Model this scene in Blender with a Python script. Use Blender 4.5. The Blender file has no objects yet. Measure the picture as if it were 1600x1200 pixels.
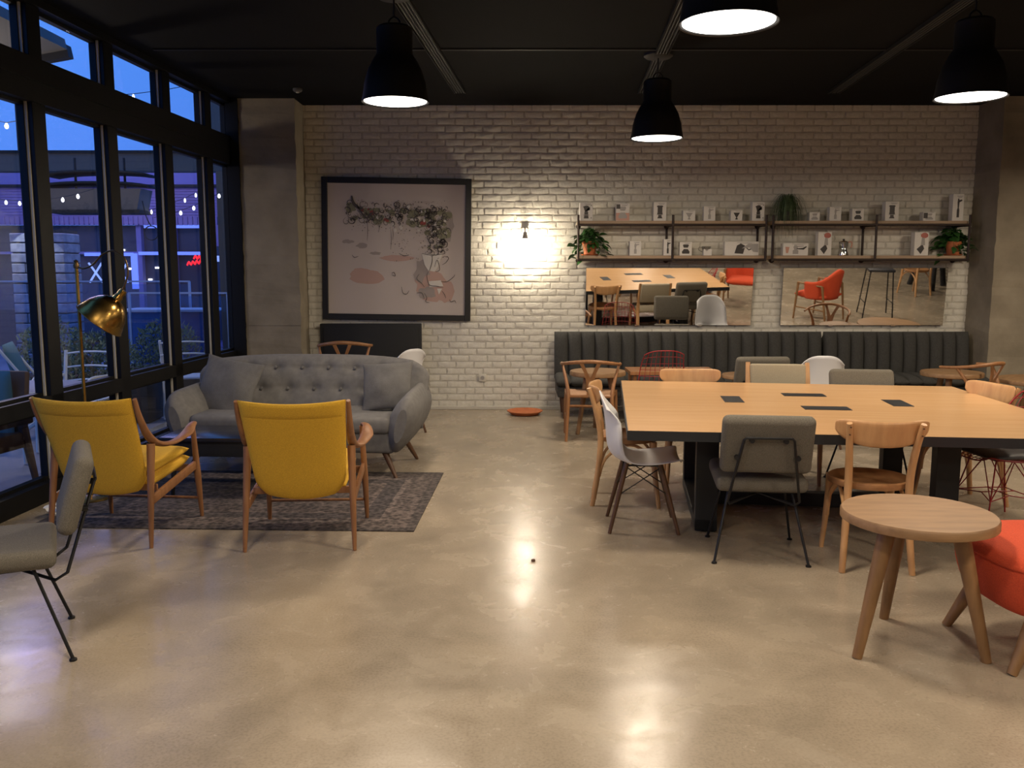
import bpy, bmesh, math, random
from mathutils import Vector, Matrix
R = math.radians
PI = math.pi
S = bpy.context.scene
C = S.collection
V = Vector

# ------------------------------------------------------------------ camera, world, lights, exposure
cd = bpy.data.cameras.new('camera'); cam = bpy.data.objects.new('camera', cd); C.objects.link(cam)
cam.location = (0, 0, 1.56); cam.rotation_euler = (R(90 - 7.31), 0, 0)
cd.sensor_width = 36; cd.lens = 36 * 1380 / 1600; cd.clip_end = 200
S.camera = cam
S.view_settings.view_transform = 'Standard'; S.view_settings.look = 'None'
S.view_settings.gamma = 1; S.view_settings.use_curve_mapping = False
S.view_settings.exposure = 0.0

w = bpy.data.worlds.new('dusk'); S.world = w; w.use_nodes = True
nt = w.node_tree; nt.nodes.clear()
wo = nt.nodes.new('ShaderNodeOutputWorld'); bg = nt.nodes.new('ShaderNodeBackground')
tc = nt.nodes.new('ShaderNodeTexCoord'); sx = nt.nodes.new('ShaderNodeSeparateXYZ'); cr = nt.nodes.new('ShaderNodeValToRGB')
nt.links.new(tc.outputs['Generated'], sx.inputs[0]); nt.links.new(sx.outputs['Z'], cr.inputs[0])
nt.links.new(cr.outputs[0], bg.inputs[0]); nt.links.new(bg.outputs[0], wo.inputs[0])
cr.color_ramp.elements[0].position = 0.0; cr.color_ramp.elements[0].color = (0.085, 0.23, 0.86, 1)
cr.color_ramp.elements[1].position = 0.5; cr.color_ramp.elements[1].color = (0.085, 0.33, 1.0, 1)
bg.inputs[1].default_value = 1.22

LAMPS = [(-0.764, 5.981), (1.211, 7.597), (0.967, 4.12), (2.928, 5.829),
         (-1.5, 2.4), (1.05, 1.0), (3.3, 2.2), (-1.2, -1.2), (3.0, -1.0), (5.6, 4.2), (5.8, 1.0), (5.1, 7.3)]  # this row: added pendants out of view, put in to match the room's light
LAMP_Z = 2.655
PEND_W = 40
PEND_COL = (1.0, 0.83, 0.63)
SCONCE_W = 85
for i, (x, y) in enumerate(LAMPS):
    ld = bpy.data.lights.new('pendant_light', 'AREA'); ld.shape = 'DISK'; ld.size = 0.40
    ld.energy = PEND_W; ld.color = PEND_COL; ld.spread = R(180)
    lo = bpy.data.objects.new('pendant_light', ld); C.objects.link(lo); lo.location = (x, y, LAMP_Z - 0.006)
ld = bpy.data.lights.new('sconce_light', 'POINT'); ld.energy = SCONCE_W; ld.color = (1.0, 0.86, 0.66); ld.shadow_soft_size = 0.035
lo = bpy.data.objects.new('sconce_light', ld); C.objects.link(lo); lo.location = (0.142, 9.75, 1.84)
ld = bpy.data.lights.new('terrace_light', 'POINT'); ld.energy = 75; ld.color = (1.0, 0.84, 0.66); ld.shadow_soft_size = 0.2  # added warm fill outside, stands in for room light reaching the terrace
lo = bpy.data.objects.new('terrace_light', ld); C.objects.link(lo); lo.location = (-5.2, 8.2, 2.6)
ld = bpy.data.lights.new('street_light', 'POINT'); ld.energy = 420; ld.color = (0.62, 0.5, 1.0); ld.shadow_soft_size = 1.2  # violet point light above the street side, no lamp fitting modelled
lo = bpy.data.objects.new('street_light', ld); C.objects.link(lo); lo.location = (-7.5, 14.6, 4.6)

# ------------------------------------------------------------------ materials
MATS = {}
def mat(name, col, rough=0.6, metal=0.0, col2=None, nscale=8.0, stretch=(1, 1, 1), contrast=(0.35, 0.65), bump=0.0, bscale=60.0,
        emit=None, estr=1.0, coat=0.0, rvar=0.0, spec=0.5, detail=4.0):
    m = bpy.data.materials.new(name); m.use_nodes = True
    n = m.node_tree; b = n.nodes['Principled BSDF']
    b.inputs['Base Color'].default_value = (*col, 1); b.inputs['Roughness'].default_value = rough
    b.inputs['Metallic'].default_value = metal; b.inputs['Coat Weight'].default_value = coat
    b.inputs['Specular IOR Level'].default_value = spec
    if emit:
        b.inputs['Emission Color'].default_value = (*emit, 1); b.inputs['Emission Strength'].default_value = estr
    t = mp = None
    if col2 or bump or rvar:
        t = n.nodes.new('ShaderNodeTexCoord'); mp = n.nodes.new('ShaderNodeMapping')
        mp.inputs['Scale'].default_value = stretch; n.links.new(t.outputs['Object'], mp.inputs[0])
    if col2 or rvar:
        no = n.nodes.new('ShaderNodeTexNoise'); no.inputs['Scale'].default_value = nscale; no.inputs['Detail'].default_value = detail
        n.links.new(mp.outputs[0], no.inputs['Vector'])
        r = n.nodes.new('ShaderNodeValToRGB'); n.links.new(no.outputs['Fac'], r.inputs[0])
        r.color_ramp.elements[0].position = contrast[0]; r.color_ramp.elements[1].position = contrast[1]
        r.color_ramp.elements[0].color = (*(col2 or col), 1); r.color_ramp.elements[1].color = (*col, 1)
        if col2: n.links.new(r.outputs[0], b.inputs['Base Color'])
        if rvar:
            mr = n.nodes.new('ShaderNodeMapRange'); n.links.new(no.outputs['Fac'], mr.inputs[0])
            mr.inputs['From Min'].default_value = 0.3; mr.inputs['From Max'].default_value = 0.7
            mr.inputs['To Min'].default_value = rough - rvar; mr.inputs['To Max'].default_value = rough + rvar
            n.links.new(mr.outputs[0], b.inputs['Roughness'])
    if bump:
        n2 = n.nodes.new('ShaderNodeTexNoise'); n2.inputs['Scale'].default_value = bscale; n2.inputs['Detail'].default_value = 3
        n.links.new(mp.outputs[0], n2.inputs['Vector'])
        bp = n.nodes.new('ShaderNodeBump'); bp.inputs['Strength'].default_value = bump; bp.inputs['Distance'].default_value = 0.01
        n.links.new(n2.outputs['Fac'], bp.inputs['Height']); n.links.new(bp.outputs[0], b.inputs['Normal'])
    MATS[name] = m
    return m

def wood(name, c1, c2, stretch=(14, 14, 1.2), rough=0.42, ns=3.0):
    return mat(name, c1, rough, col2=c2, nscale=ns, stretch=stretch, contrast=(0.3, 0.7), bump=0.05, bscale=20)

M_black = mat('black_steel', (0.012, 0.012, 0.014), 0.42, 0.3)
M_blackmat = mat('black_matt_paint', (0.009, 0.009, 0.010), 0.75, bump=0.1, bscale=30)
M_table_black = mat('table_black_steel', (0.016, 0.018, 0.022), 0.5, 0.2)
M_ceiling = mat('ceiling_paint', (0.0042, 0.0042, 0.0048), 0.85, col2=(0.0032, 0.0032, 0.0036), nscale=2, spec=0.15)
M_brick = mat('painted_brick', (0.66, 0.63, 0.55), 0.5, col2=(0.60, 0.57, 0.49), nscale=25, bump=0.45, bscale=30)
M_mortar = mat('painted_mortar', (0.50, 0.47, 0.405), 0.7, bump=0.3, bscale=60)
M_conc = mat('pillar_concrete', (0.31, 0.265, 0.195), 0.85, col2=(0.20, 0.168, 0.12), nscale=3.5, contrast=(0.3, 0.75), bump=0.5, bscale=14, detail=9)
M_yellow = mat('yellow_wool', (0.67, 0.39, 0.030), 0.9, col2=(0.52, 0.295, 0.02), nscale=240, bump=0.25, bscale=420)
M_oakchair = wood('oak_frame', (0.29, 0.135, 0.055), (0.20, 0.085, 0.033))
M_greyfab = mat('grey_tweed', (0.165, 0.148, 0.118), 0.95, col2=(0.095, 0.085, 0.068), nscale=300, bump=0.35, bscale=420)
M_beige = mat('beige_fabric', (0.36, 0.31, 0.22), 0.92, col2=(0.29, 0.25, 0.18), nscale=260, bump=0.25, bscale=400)
M_sofa = mat('sofa_grey_velour', (0.158, 0.152, 0.148), 0.92, col2=(0.130, 0.125, 0.122), nscale=22, bump=0.25, bscale=350)
M_cush = mat('cushion_grey_velour', (0.128, 0.124, 0.122), 0.92, col2=(0.112, 0.108, 0.106), nscale=30, bump=0.3, bscale=200)
M_bench = mat('bench_charcoal_fabric', (0.047, 0.046, 0.042), 0.88, col2=(0.037, 0.036, 0.033), nscale=60, bump=0.2, bscale=300)
M_beech = wood('beech', (0.56, 0.32, 0.145), (0.46, 0.25, 0.11), (10, 10, 1.5))
M_beech_dk = wood('beech_seat', (0.38, 0.19, 0.08), (0.28, 0.135, 0.055), (10, 1.5, 10))
M_ash = wood('table_oak_veneer', (0.60, 0.37, 0.185), (0.53, 0.315, 0.15), (0.7, 14, 10), rough=0.24, ns=2.2)
M_walnut = wood('walnut', (0.115, 0.052, 0.023), (0.075, 0.034, 0.015))
M_wish = wood('wishbone_oak', (0.33, 0.155, 0.062), (0.24, 0.105, 0.04))
M_cord = mat('woven_paper_cord', (0.50, 0.30, 0.18), 0.85, col2=(0.38, 0.22, 0.13), nscale=60, stretch=(1, 6, 1), bump=0.4, bscale=120)
M_stool = wood('solid_oak_stool', (0.29, 0.165, 0.075), (0.20, 0.11, 0.047), (1.6, 9, 9), rough=0.5, ns=3)
M_stoolleg = wood('solid_oak_leg', (0.27, 0.145, 0.06), (0.19, 0.1, 0.04), (10, 10, 1.4), rough=0.5)
M_white = mat('white_plastic', (0.70, 0.70, 0.72), 0.35)
M_red = mat('red_powder_coat', (0.30, 0.012, 0.016), 0.4)
M_pad = mat('dark_leather_pad', (0.022, 0.022, 0.028), 0.5)
M_orange = mat('orange_red_wool', (0.62, 0.075, 0.022), 0.9, col2=(0.50, 0.055, 0.017), nscale=200, bump=0.25, bscale=380)
M_brass = mat('aged_brass', (0.43, 0.27, 0.075), 0.28, 1.0, col2=(0.28, 0.165, 0.045), nscale=6, rvar=0.1)
M_brassdk = mat('dark_aged_brass', (0.16, 0.10, 0.045), 0.4, 1.0)
M_terra = mat('terracotta', (0.50, 0.155, 0.055), 0.75, col2=(0.42, 0.12, 0.04), nscale=12)
M_leaf = mat('glossy_green_leaf', (0.035, 0.11, 0.022), 0.4, col2=(0.02, 0.07, 0.014), nscale=10)
M_grassleaf = mat('spider_plant_green', (0.10, 0.15, 0.06), 0.6, col2=(0.04, 0.07, 0.025), nscale=14)
M_shelf = wood('shelf_board', (0.42, 0.29, 0.185), (0.33, 0.22, 0.135), (1.5, 12, 12), rough=0.6)
M_pipe = mat('dark_iron_pipe', (0.035, 0.022, 0.017), 0.5, 0.5)
M_box = mat('white_carton', (0.66, 0.63, 0.58), 0.55)
M_boxprint = mat('carton_print_dark', (0.035, 0.028, 0.025), 0.5)
M_boxgrey = mat('carton_print_grey', (0.33, 0.31, 0.29), 0.5)
M_boxpink = mat('carton_print_pink', (0.52, 0.27, 0.20), 0.5)
M_boxred = mat('carton_print_red', (0.40, 0.11, 0.08), 0.5)
M_fix = mat('wall_lamp_grey', (0.36, 0.33, 0.30), 0.5)
M_steel = mat('polished_steel', (0.7, 0.68, 0.66), 0.15, 1.0)
M_mirror = mat('mirror_silver', (0.93, 0.93, 0.92), 0.015, 1.0)
M_track = mat('cable_tray_metal', (0.020, 0.0195, 0.0195), 0.55, 0.4)
M_plate = mat('ceiling_plate_paint', (0.03, 0.029, 0.028), 0.6)
M_lampshade = mat('pendant_shade_metal', (0.012, 0.0115, 0.0115), 0.5, 0.2)
M_disc = mat('pendant_diffuser', (0.9, 0.9, 0.9), 0.5, emit=(1.0, 0.93, 0.84), estr=6.0)
M_bulb = mat('sconce_bulb', (0.9, 0.9, 0.9), 0.5, emit=(1.0, 0.93, 0.82), estr=22.0)
M_frameblk = mat('picture_frame_black', (0.010, 0.009, 0.009), 0.4)
M_paper = mat('art_paper', (0.50, 0.43, 0.385), 0.55)
M_socket = mat('socket_plastic', (0.55, 0.52, 0.45), 0.4)
M_tissue = mat('white_tissue', (0.75, 0.74, 0.73), 0.8)
M_coffee = mat('black_gloss_table', (0.012, 0.013, 0.02), 0.22, spec=0.7)
M_winframe = mat('window_frame_black', (0.0045, 0.0045, 0.005), 0.5, spec=0.22)
M_bead_reflection = mat('window_glazing_bead', (0.50, 0.47, 0.38), 0.5)  # warm indoor reflection on the spacer bars put into this pale colour
M_wallside = mat('plain_dark_plaster', (0.20, 0.18, 0.155), 0.85)
# outdoors
M_pave = mat('terrace_paving', (0.23, 0.22, 0.26), 0.6, col2=(0.17, 0.165, 0.2), nscale=1.5)
M_outwhite = mat('white_painted_metal', (0.60, 0.60, 0.60), 0.5)
M_outteal = mat('teal_canvas', (0.06, 0.17, 0.20), 0.85)
M_outblue = mat('blue_canvas', (0.03, 0.09, 0.26), 0.8)
M_outtop = mat('lilac_grey_tabletop', (0.30, 0.27, 0.33), 0.6)
M_outbrown = mat('brown_wicker', (0.055, 0.026, 0.018), 0.7)
M_shrub = mat('grey_green_foliage', (0.13, 0.18, 0.12), 0.8, col2=(0.07, 0.11, 0.08), nscale=6)
M_soil = mat('planter_dark', (0.035, 0.030, 0.026), 0.8)
M_facade = mat('far_purple_brick', (0.25, 0.19, 0.36), 0.9, col2=(0.20, 0.15, 0.30), nscale=3)
M_facade2 = mat('far_blue_fascia', (0.17, 0.16, 0.36), 0.8)
M_shop = mat('far_shop_glass', (0.035, 0.04, 0.065), 0.25)
M_outgrey = mat('fascia_grey', (0.10, 0.095, 0.09), 0.8)
M_outpost = mat('brown_timber_post', (0.11, 0.085, 0.065), 0.8)
M_stone = mat('pale_stone_block', (0.30, 0.30, 0.33), 0.9, col2=(0.19, 0.19, 0.22), nscale=8, bump=0.6, bscale=16)
M_heater = mat('heater_metal', (0.10, 0.085, 0.075), 0.6)
M_neon_b = mat('blue_neon', (0.1, 0.15, 0.6), 0.5, emit=(0.16, 0.26, 0.95), estr=1.1)
M_neon_w = mat('pale_blue_neon', (0.3, 0.4, 0.6), 0.5, emit=(0.28, 0.40, 0.85), estr=1.0)
M_neon_r = mat('red_neon', (0.6, 0.02, 0.02), 0.5, emit=(1.0, 0.02, 0.03), estr=1.3)
M_string = mat('string_light_bulb', (0.9, 0.9, 1), 0.5, emit=(0.9, 0.9, 1.0), estr=4.0)
M_wire = mat('black_cable', (0.01, 0.01, 0.012), 0.6)
M_rail = mat('railing_metal', (0.35, 0.38, 0.45), 0.35, 0.7)

def glassmat(name, tint=(0.95, 0.96, 0.97), gl=0.09):
    m = bpy.data.materials.new(name); m.use_nodes = True; n = m.node_tree; n.nodes.clear()
    o = n.nodes.new('ShaderNodeOutputMaterial'); t = n.nodes.new('ShaderNodeBsdfTransparent'); t.inputs[0].default_value = (*tint, 1)
    g = n.nodes.new('ShaderNodeBsdfGlossy'); g.inputs['Roughness'].default_value = 0.0
    mx = n.nodes.new('ShaderNodeMixShader'); lw = n.nodes.new('ShaderNodeLayerWeight'); lw.inputs[0].default_value = 0.5
    pw = n.nodes.new('ShaderNodeMath'); pw.operation = 'POWER'; n.links.new(lw.outputs['Facing'], pw.inputs[0]); pw.inputs[1].default_value = 5
    ml = n.nodes.new('ShaderNodeMath'); ml.operation = 'MULTIPLY_ADD'; n.links.new(pw.outputs[0], ml.inputs[0]); ml.inputs[1].default_value = 0.6; ml.inputs[2].default_value = gl * .45
    n.links.new(ml.outputs[0], mx.inputs[0]); n.links.new(t.outputs[0], mx.inputs[1]); n.links.new(g.outputs[0], mx.inputs[2])
    n.links.new(mx.outputs[0], o.inputs[0]); return m
M_glass = glassmat('window_glass')
M_glass2 = glassmat('railing_glass', (0.72, 0.80, 0.92))
M_clear = glassmat('pyrex', (0.8, 0.8, 0.8), 0.2)

def floor_mat():
    m = bpy.data.materials.new('polished_concrete_floor'); m.use_nodes = True; n = m.node_tree; b = n.nodes['Principled BSDF']
    t = n.nodes.new('ShaderNodeTexCoord')
    def noise(scale, detail, dist=0.0, st=(1, 1, 1), rough=0.5):
        mp = n.nodes.new('ShaderNodeMapping'); mp.inputs['Scale'].default_value = st; n.links.new(t.outputs['Object'], mp.inputs[0])
        q = n.nodes.new('ShaderNodeTexNoise'); q.inputs['Scale'].default_value = scale; q.inputs['Detail'].default_value = detail
        q.inputs['Distortion'].default_value = dist; q.inputs['Roughness'].default_value = rough; n.links.new(mp.outputs[0], q.inputs['Vector']); return q
    def ramp(src, p0, c0, p1, c1):
        r = n.nodes.new('ShaderNodeValToRGB'); n.links.new(src, r.inputs[0]); e = r.color_ramp.elements
        e[0].position = p0; e[0].color = (*c0, 1); e[1].position = p1; e[1].color = (*c1, 1); return r
    a = noise(0.75, 7, 0.8, rough=0.58); ra = ramp(a.outputs['Fac'], 0.18, (0.235, 0.195, 0.145), 0.86, (0.52, 0.435, 0.325))
    c = noise(4.0, 7, 0.5, rough=0.62); rc = ramp(c.outputs['Fac'], 0.15, (0.72, 0.71, 0.70), 0.9, (1.06, 1.06, 1.06))
    f = noise(90, 3); rf = ramp(f.outputs['Fac'], 0.33, (0.84, 0.83, 0.82), 0.55, (1, 1, 1))
    m1 = n.nodes.new('ShaderNodeMix'); m1.data_type = 'RGBA'; m1.blend_type = 'MULTIPLY'; m1.inputs[0].default_value = 1
    n.links.new(ra.outputs[0], m1.inputs[6]); n.links.new(rc.outputs[0], m1.inputs[7])
    m2 = n.nodes.new('ShaderNodeMix'); m2.data_type = 'RGBA'; m2.blend_type = 'MULTIPLY'; m2.inputs[0].default_value = 1
    n.links.new(m1.outputs[2], m2.inputs[6]); n.links.new(rf.outputs[0], m2.inputs[7])
    n.links.new(m2.outputs[2], b.inputs['Base Color'])
    mr = n.nodes.new('ShaderNodeMapRange'); n.links.new(c.outputs['Fac'], mr.inputs[0]); mr.inputs['From Min'].default_value = 0.3; mr.inputs['From Max'].default_value = 0.7
    mr.inputs['To Min'].default_value = 0.18; mr.inputs['To Max'].default_value = 0.32; n.links.new(mr.outputs[0], b.inputs['Roughness'])
    b.inputs['Specular IOR Level'].default_value = 0.45
    bp = n.nodes.new('ShaderNodeBump'); bp.inputs['Strength'].default_value = 0.10; bp.inputs['Distance'].default_value = 0.01
    g2 = noise(7, 1.5); n.links.new(g2.outputs['Fac'], bp.inputs['Height']); n.links.new(bp.outputs[0], b.inputs['Normal'])
    return m
M_floor = floor_mat()

def rug_mat():
    m = bpy.data.materials.new('worn_persian_rug'); m.use_nodes = True; n = m.node_tree; b = n.nodes['Principled BSDF']
    b.inputs['Roughness'].default_value = 0.95
    t = n.nodes.new('ShaderNodeTexCoord'); s = n.nodes.new('ShaderNodeSeparateXYZ'); n.links.new(t.outputs['Object'], s.inputs[0])
    def math_(op, a, bb=None, val=None):
        q = n.nodes.new('ShaderNodeMath'); q.operation = op
        n.links.new(a, q.inputs[0])
        if bb is not None: n.links.new(bb, q.inputs[1])
        if val is not None: q.inputs[1].default_value = val
        return q.outputs[0]
    ax = math_('ABSOLUTE', s.outputs['X']); ay = math_('ABSOLUTE', s.outputs['Y'])
    dx = math_('SUBTRACT', ax, val=1.175); dy = math_('SUBTRACT', ay, val=0.77)
    d = math_('MAXIMUM', dx, dy); d = math_('MULTIPLY', d, val=-1)      # distance from the edge
    r = n.nodes.new('ShaderNodeValToRGB'); n.links.new(d, r.inputs[0]); r.color_ramp.interpolation = 'CONSTANT'
    e = r.color_ramp.elements; e[0].position = 0; e[0].color = (0.060, 0.048, 0.045, 1); e[1].position = 0.05; e[1].color = (0.085, 0.066, 0.060, 1)
    for p, c in ((0.2, (0.105, 0.082, 0.075)), (0.24, (0.052, 0.042, 0.042)), (0.36, (0.095, 0.073, 0.066)), (0.40, (0.07, 0.054, 0.050))):
        q = e.new(p); q.color = (*c, 1)
    vo = n.nodes.new('ShaderNodeTexVoronoi'); vo.inputs['Scale'].default_value = 27; n.links.new(t.outputs['Object'], vo.inputs['Vector'])
    no = n.nodes.new('ShaderNodeTexNoise'); no.inputs['Scale'].default_value = 70; no.inputs['Detail'].default_value = 5; n.links.new(t.outputs['Object'], no.inputs['Vector'])
    mm = math_('MULTIPLY', vo.outputs['Distance'], no.outputs['Fac'])
    r2 = n.nodes.new('ShaderNodeValToRGB'); n.links.new(mm, r2.inputs[0]); e2 = r2.color_ramp.elements
    e2[0].position = 0.1; e2[0].color = (0.35, 0.35, 0.38, 1); e2[1].position = 0.46; e2[1].color = (1.7, 1.7, 1.7, 1)
    q = e2.new(0.26); q.color = (1, 1, 1, 1)
    mx = n.nodes.new('ShaderNodeMix'); mx.data_type = 'RGBA'; mx.blend_type = 'MULTIPLY'; mx.inputs[0].default_value = 1
    n.links.new(r.outputs[0], mx.inputs[6]); n.links.new(r2.outputs[0], mx.inputs[7]); n.links.new(mx.outputs[2], b.inputs['Base Color'])
    bp = n.nodes.new('ShaderNodeBump'); bp.inputs['Strength'].default_value = 0.4; bp.inputs['Distance'].default_value = 0.005
    n.links.new(no.outputs['Fac'], bp.inputs['Height']); n.links.new(bp.outputs[0], b.inputs['Normal'])
    return m
M_rug = rug_mat()

# ------------------------------------------------------------------ geometry helpers
def spline(pts, sub):
    pts = [V(p) for p in pts]
    if sub <= 1 or len(pts) < 3: return pts
    out = []
    for i in range(len(pts) - 1):
        p0 = pts[max(i - 1, 0)]; p1 = pts[i]; p2 = pts[i + 1]; p3 = pts[min(i + 2, len(pts) - 1)]
        for k in range(sub):
            t = k / sub
            out.append(0.5 * ((2 * p1) + (p2 - p0) * t + (2 * p0 - 5 * p1 + 4 * p2 - p3) * t * t + (3 * p1 - p0 - 3 * p2 + p3) * t ** 3))
    out.append(pts[-1]); return out
def lerp_list(vals, n):
    if not isinstance(vals, (list, tuple)): return [vals] * n
    return [vals[min(int(i / (n - 1) * (len(vals) - 1)), len(vals) - 2)] * (1 - ((i / (n - 1) * (len(vals) - 1)) - min(int(i / (n - 1) * (len(vals) - 1)), len(vals) - 2)))
            + vals[min(int(i / (n - 1) * (len(vals) - 1)), len(vals) - 2) + 1] * ((i / (n - 1) * (len(vals) - 1)) - min(int(i / (n - 1) * (len(vals) - 1)), len(vals) - 2)) for i in range(n)]

class B:
    def __init__(s): s.v = []; s.f = []
    def add(s, vs, fs):
        o = len(s.v); s.v += [V(p) for p in vs]; s.f += [tuple(i + o for i in f) for f in fs]; return s
    def bm(s, bm, M=None):
        if M is not None: bm.transform(M)
        bm.verts.ensure_lookup_table(); bm.verts.index_update()
        s.add([v.co.copy() for v in bm.verts], [[v.index for v in f.verts] for f in bm.faces]); bm.free(); return s
    def box(s, c, d, rot=(0, 0, 0), bev=0, seg=2, M=None):
        bm = bmesh.new(); bmesh.ops.create_cube(bm, size=1)
        bmesh.ops.scale(bm, vec=d, verts=bm.verts)
        if bev: bmesh.ops.bevel(bm, geom=list(bm.edges), offset=bev, segments=seg, profile=0.5, affect='EDGES', clamp_overlap=True)
        T = Matrix.Translation(c) @ (Matrix.Rotation(rot[2], 4, 'Z') @ Matrix.Rotation(rot[1], 4, 'Y') @ Matrix.Rotation(rot[0], 4, 'X'))
        return s.bm(bm, (M @ T) if M is not None else T)
    def tube(s, pts, r, seg=8, sub=5, up=None, asp=1.0, closed=False):
        P = spline(pts, sub)
        if closed: P = P[:-1] if (P[0] - P[-1]).length < 1e-5 else P
        n = len(P); rr = lerp_list(r, n); aa = lerp_list(asp, n); vs = []; fs = []
        prev = None
        for i, p in enumerate(P):
            if closed: t = (P[(i + 1) % n] - P[i - 1]).normalized()
            else: t = (P[min(i + 1, n - 1)] - P[max(i - 1, 0)]).normalized()
            if up is not None: a = t.cross(V(up))
            elif prev is None: a = t.cross(V((0, 0, 1)) if abs(t.z) < 0.9 else V((0, 1, 0)))
            else: a = prev - t * prev.dot(t)
            if a.length < 1e-6: a = t.orthogonal()
            a.normalize(); prev = a; b = a.cross(t)
            for k in range(seg):
                th = 2 * PI * (k + 0.5) / seg
                vs.append(p + a * (rr[i] * aa[i] * math.cos(th)) + b * (rr[i] * math.sin(th)))
        m = n if closed else n - 1
        for i in range(m):
            for k in range(seg):
                j = (i + 1) % n; fs.append((i * seg + k, i * seg + (k + 1) % seg, j * seg + (k + 1) % seg, j * seg + k))
        if not closed:
            fs.append(tuple(range(seg - 1, -1, -1))); fs.append(tuple((n - 1) * seg + k for k in range(seg)))
        return s.add(vs, fs)
    def lathe(s, prof, seg=24, M=None, cap=True):
        vs = []; fs = []; n = len(prof)
        for r, z in prof:
            for k in range(seg):
                th = 2 * PI * k / seg; p = V((r * math.cos(th), r * math.sin(th), z)); vs.append(M @ p if M is not None else p)
        for i in range(n - 1):
            for k in range(seg): fs.append((i * seg + k, i * seg + (k + 1) % seg, (i + 1) * seg + (k + 1) % seg, (i + 1) * seg + k))
        if cap:
            if prof[0][0] > 1e-4: fs.append(tuple(range(seg - 1, -1, -1)))
            if prof[-1][0] > 1e-4: fs.append(tuple((n - 1) * seg + k for k in range(seg)))
        return s.add(vs, fs)
    def grid(s, fn, nu, nv, closed_u=False):
        vs = [fn(i / (nu if closed_u else nu - 1), j / (nv - 1)) for j in range(nv) for i in range(nu)]
        fs = []
        for j in range(nv - 1):
            for i in range(nu if closed_u else nu - 1):
                k = (i + 1) % nu; fs.append((j * nu + i, j * nu + k, (j + 1) * nu + k, (j + 1) * nu + i))
        return s.add(vs, fs)
    def prism(s, out, t, M=None):
        n = len(out); vs = [V((x, y, 0)) for x, y in out] + [V((x, y, t)) for x, y in out]
        fs = [tuple(range(n - 1, -1, -1)), tuple(range(n, 2 * n))] + [(i, (i + 1) % n, n + (i + 1) % n, n + i) for i in range(n)]
        if M is not None: vs = [M @ p for p in vs]
        return s.add(vs, fs)
    def pad(s, fn, nrm, t, nu=14, nv=14, p=3.0, front=None):
        """closed cushion: fn(u,v) with u,v in -1..1 is the middle surface; nrm its rough normal; t half thickness"""
        nrm = V(nrm).normalized()
        def fo(u, v): return max(0.0, (1 - abs(u) ** p)) ** 0.5 * max(0.0, (1 - abs(v) ** p)) ** 0.5
        def warp(x): return math.sin(x * PI / 2)
        vs = []
        idx = {}
        for side in (1, -1):
            for j in range(nv + 1):
                for i in range(nu + 1):
                    if side == -1 and (i in (0, nu) or j in (0, nv)): idx[(side, i, j)] = idx[(1, i, j)]; continue
                    u = warp(-1 + 2 * i / nu); v = warp(-1 + 2 * j / nv); q = V(fn(u, v)); h = t * fo(u, v)
                    if side == 1 and front: h += front(u, v) * fo(u, v)
                    idx[(side, i, j)] = len(vs); vs.append(q + nrm * h * side)
        fs = []
        for side in (1, -1):
            for j in range(nv):
                for i in range(nu):
                    q = [idx[(side, i, j)], idx[(side, i + 1, j)], idx[(side, i + 1, j + 1)], idx[(side, i, j + 1)]]
                    fs.append(tuple(q if side == 1 else q[::-1]))
        return s.add(vs, fs)
    def mesh(s, name, m, smooth=True, ang=38):
        me = bpy.data.meshes.new(name); me.from_pydata([tuple(v) for v in s.v], [], s.f); me.materials.append(m)
        bm = bmesh.new(); bm.from_mesh(me); bmesh.ops.recalc_face_normals(bm, faces=bm.faces)
        for f in bm.faces: f.smooth = smooth
        if smooth:
            for e in bm.edges:
                if len(e.link_faces) == 2 and e.calc_face_angle(0) > R(ang): e.smooth = False
        bm.to_mesh(me); bm.free(); return me
    def build(s, name, m, parent=None, smooth=True, ang=38, label=None, kind=None, loc=None):
        o = bpy.data.objects.new(name, s.mesh(name, m, smooth, ang)); C.objects.link(o)
        if parent: o.parent = parent
        if label: o['label'] = label
        if kind: o['kind'] = kind
        if loc: o.location = loc
        return o

def thing(name, label, cat, loc=(0, 0, 0), rz=0, group=None, sc=None):
    o = bpy.data.objects.new(name, None); C.objects.link(o); o.location = loc; o.rotation_euler = (0, 0, R(rz))
    o.empty_display_size = 0.1
    if sc: o.scale = sc
    o['label'] = label; o['category'] = cat
    if group: o['group'] = group
    return o
def tag(o, label, cat, group=None):
    o['label'] = label; o['category'] = cat
    if group: o['group'] = group
    return o
def struct(name, b=None, m=None, parent=None, smooth=False, label=None):
    if b is None:
        o = bpy.data.objects.new(name, None); C.objects.link(o)
    else: o = b.build(name, m, parent, smooth)
    if parent is None: o['kind'] = 'structure'
    if label: o['label'] = label
    return o
def dup(root, label, loc, rz, group=None, sc=None):
    def cp(o, par):
        c = o.copy(); C.objects.link(c); c.parent = par
        for ch in kids.get(o.name, []): cp(ch, c)
        return c
    kids = {}
    def walk(o):
        kids[o.name] = list(o.children)
        for ch in o.children: walk(ch)
    walk(root)
    r = cp(root, None); r.location = loc; r.rotation_euler = (0, 0, R(rz)); r['label'] = label
    if sc: r.scale = sc
    if group: r['group'] = group
    return r
def solidify(o, t, off=0):
    m = o.modifiers.new('thickness', 'SOLIDIFY'); m.thickness = t; m.offset = off; return o
def mod_sub(o, l=1):
    m = o.modifiers.new('subdivision', 'SUBSURF'); m.levels = l; m.render_levels = l; return o

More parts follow.
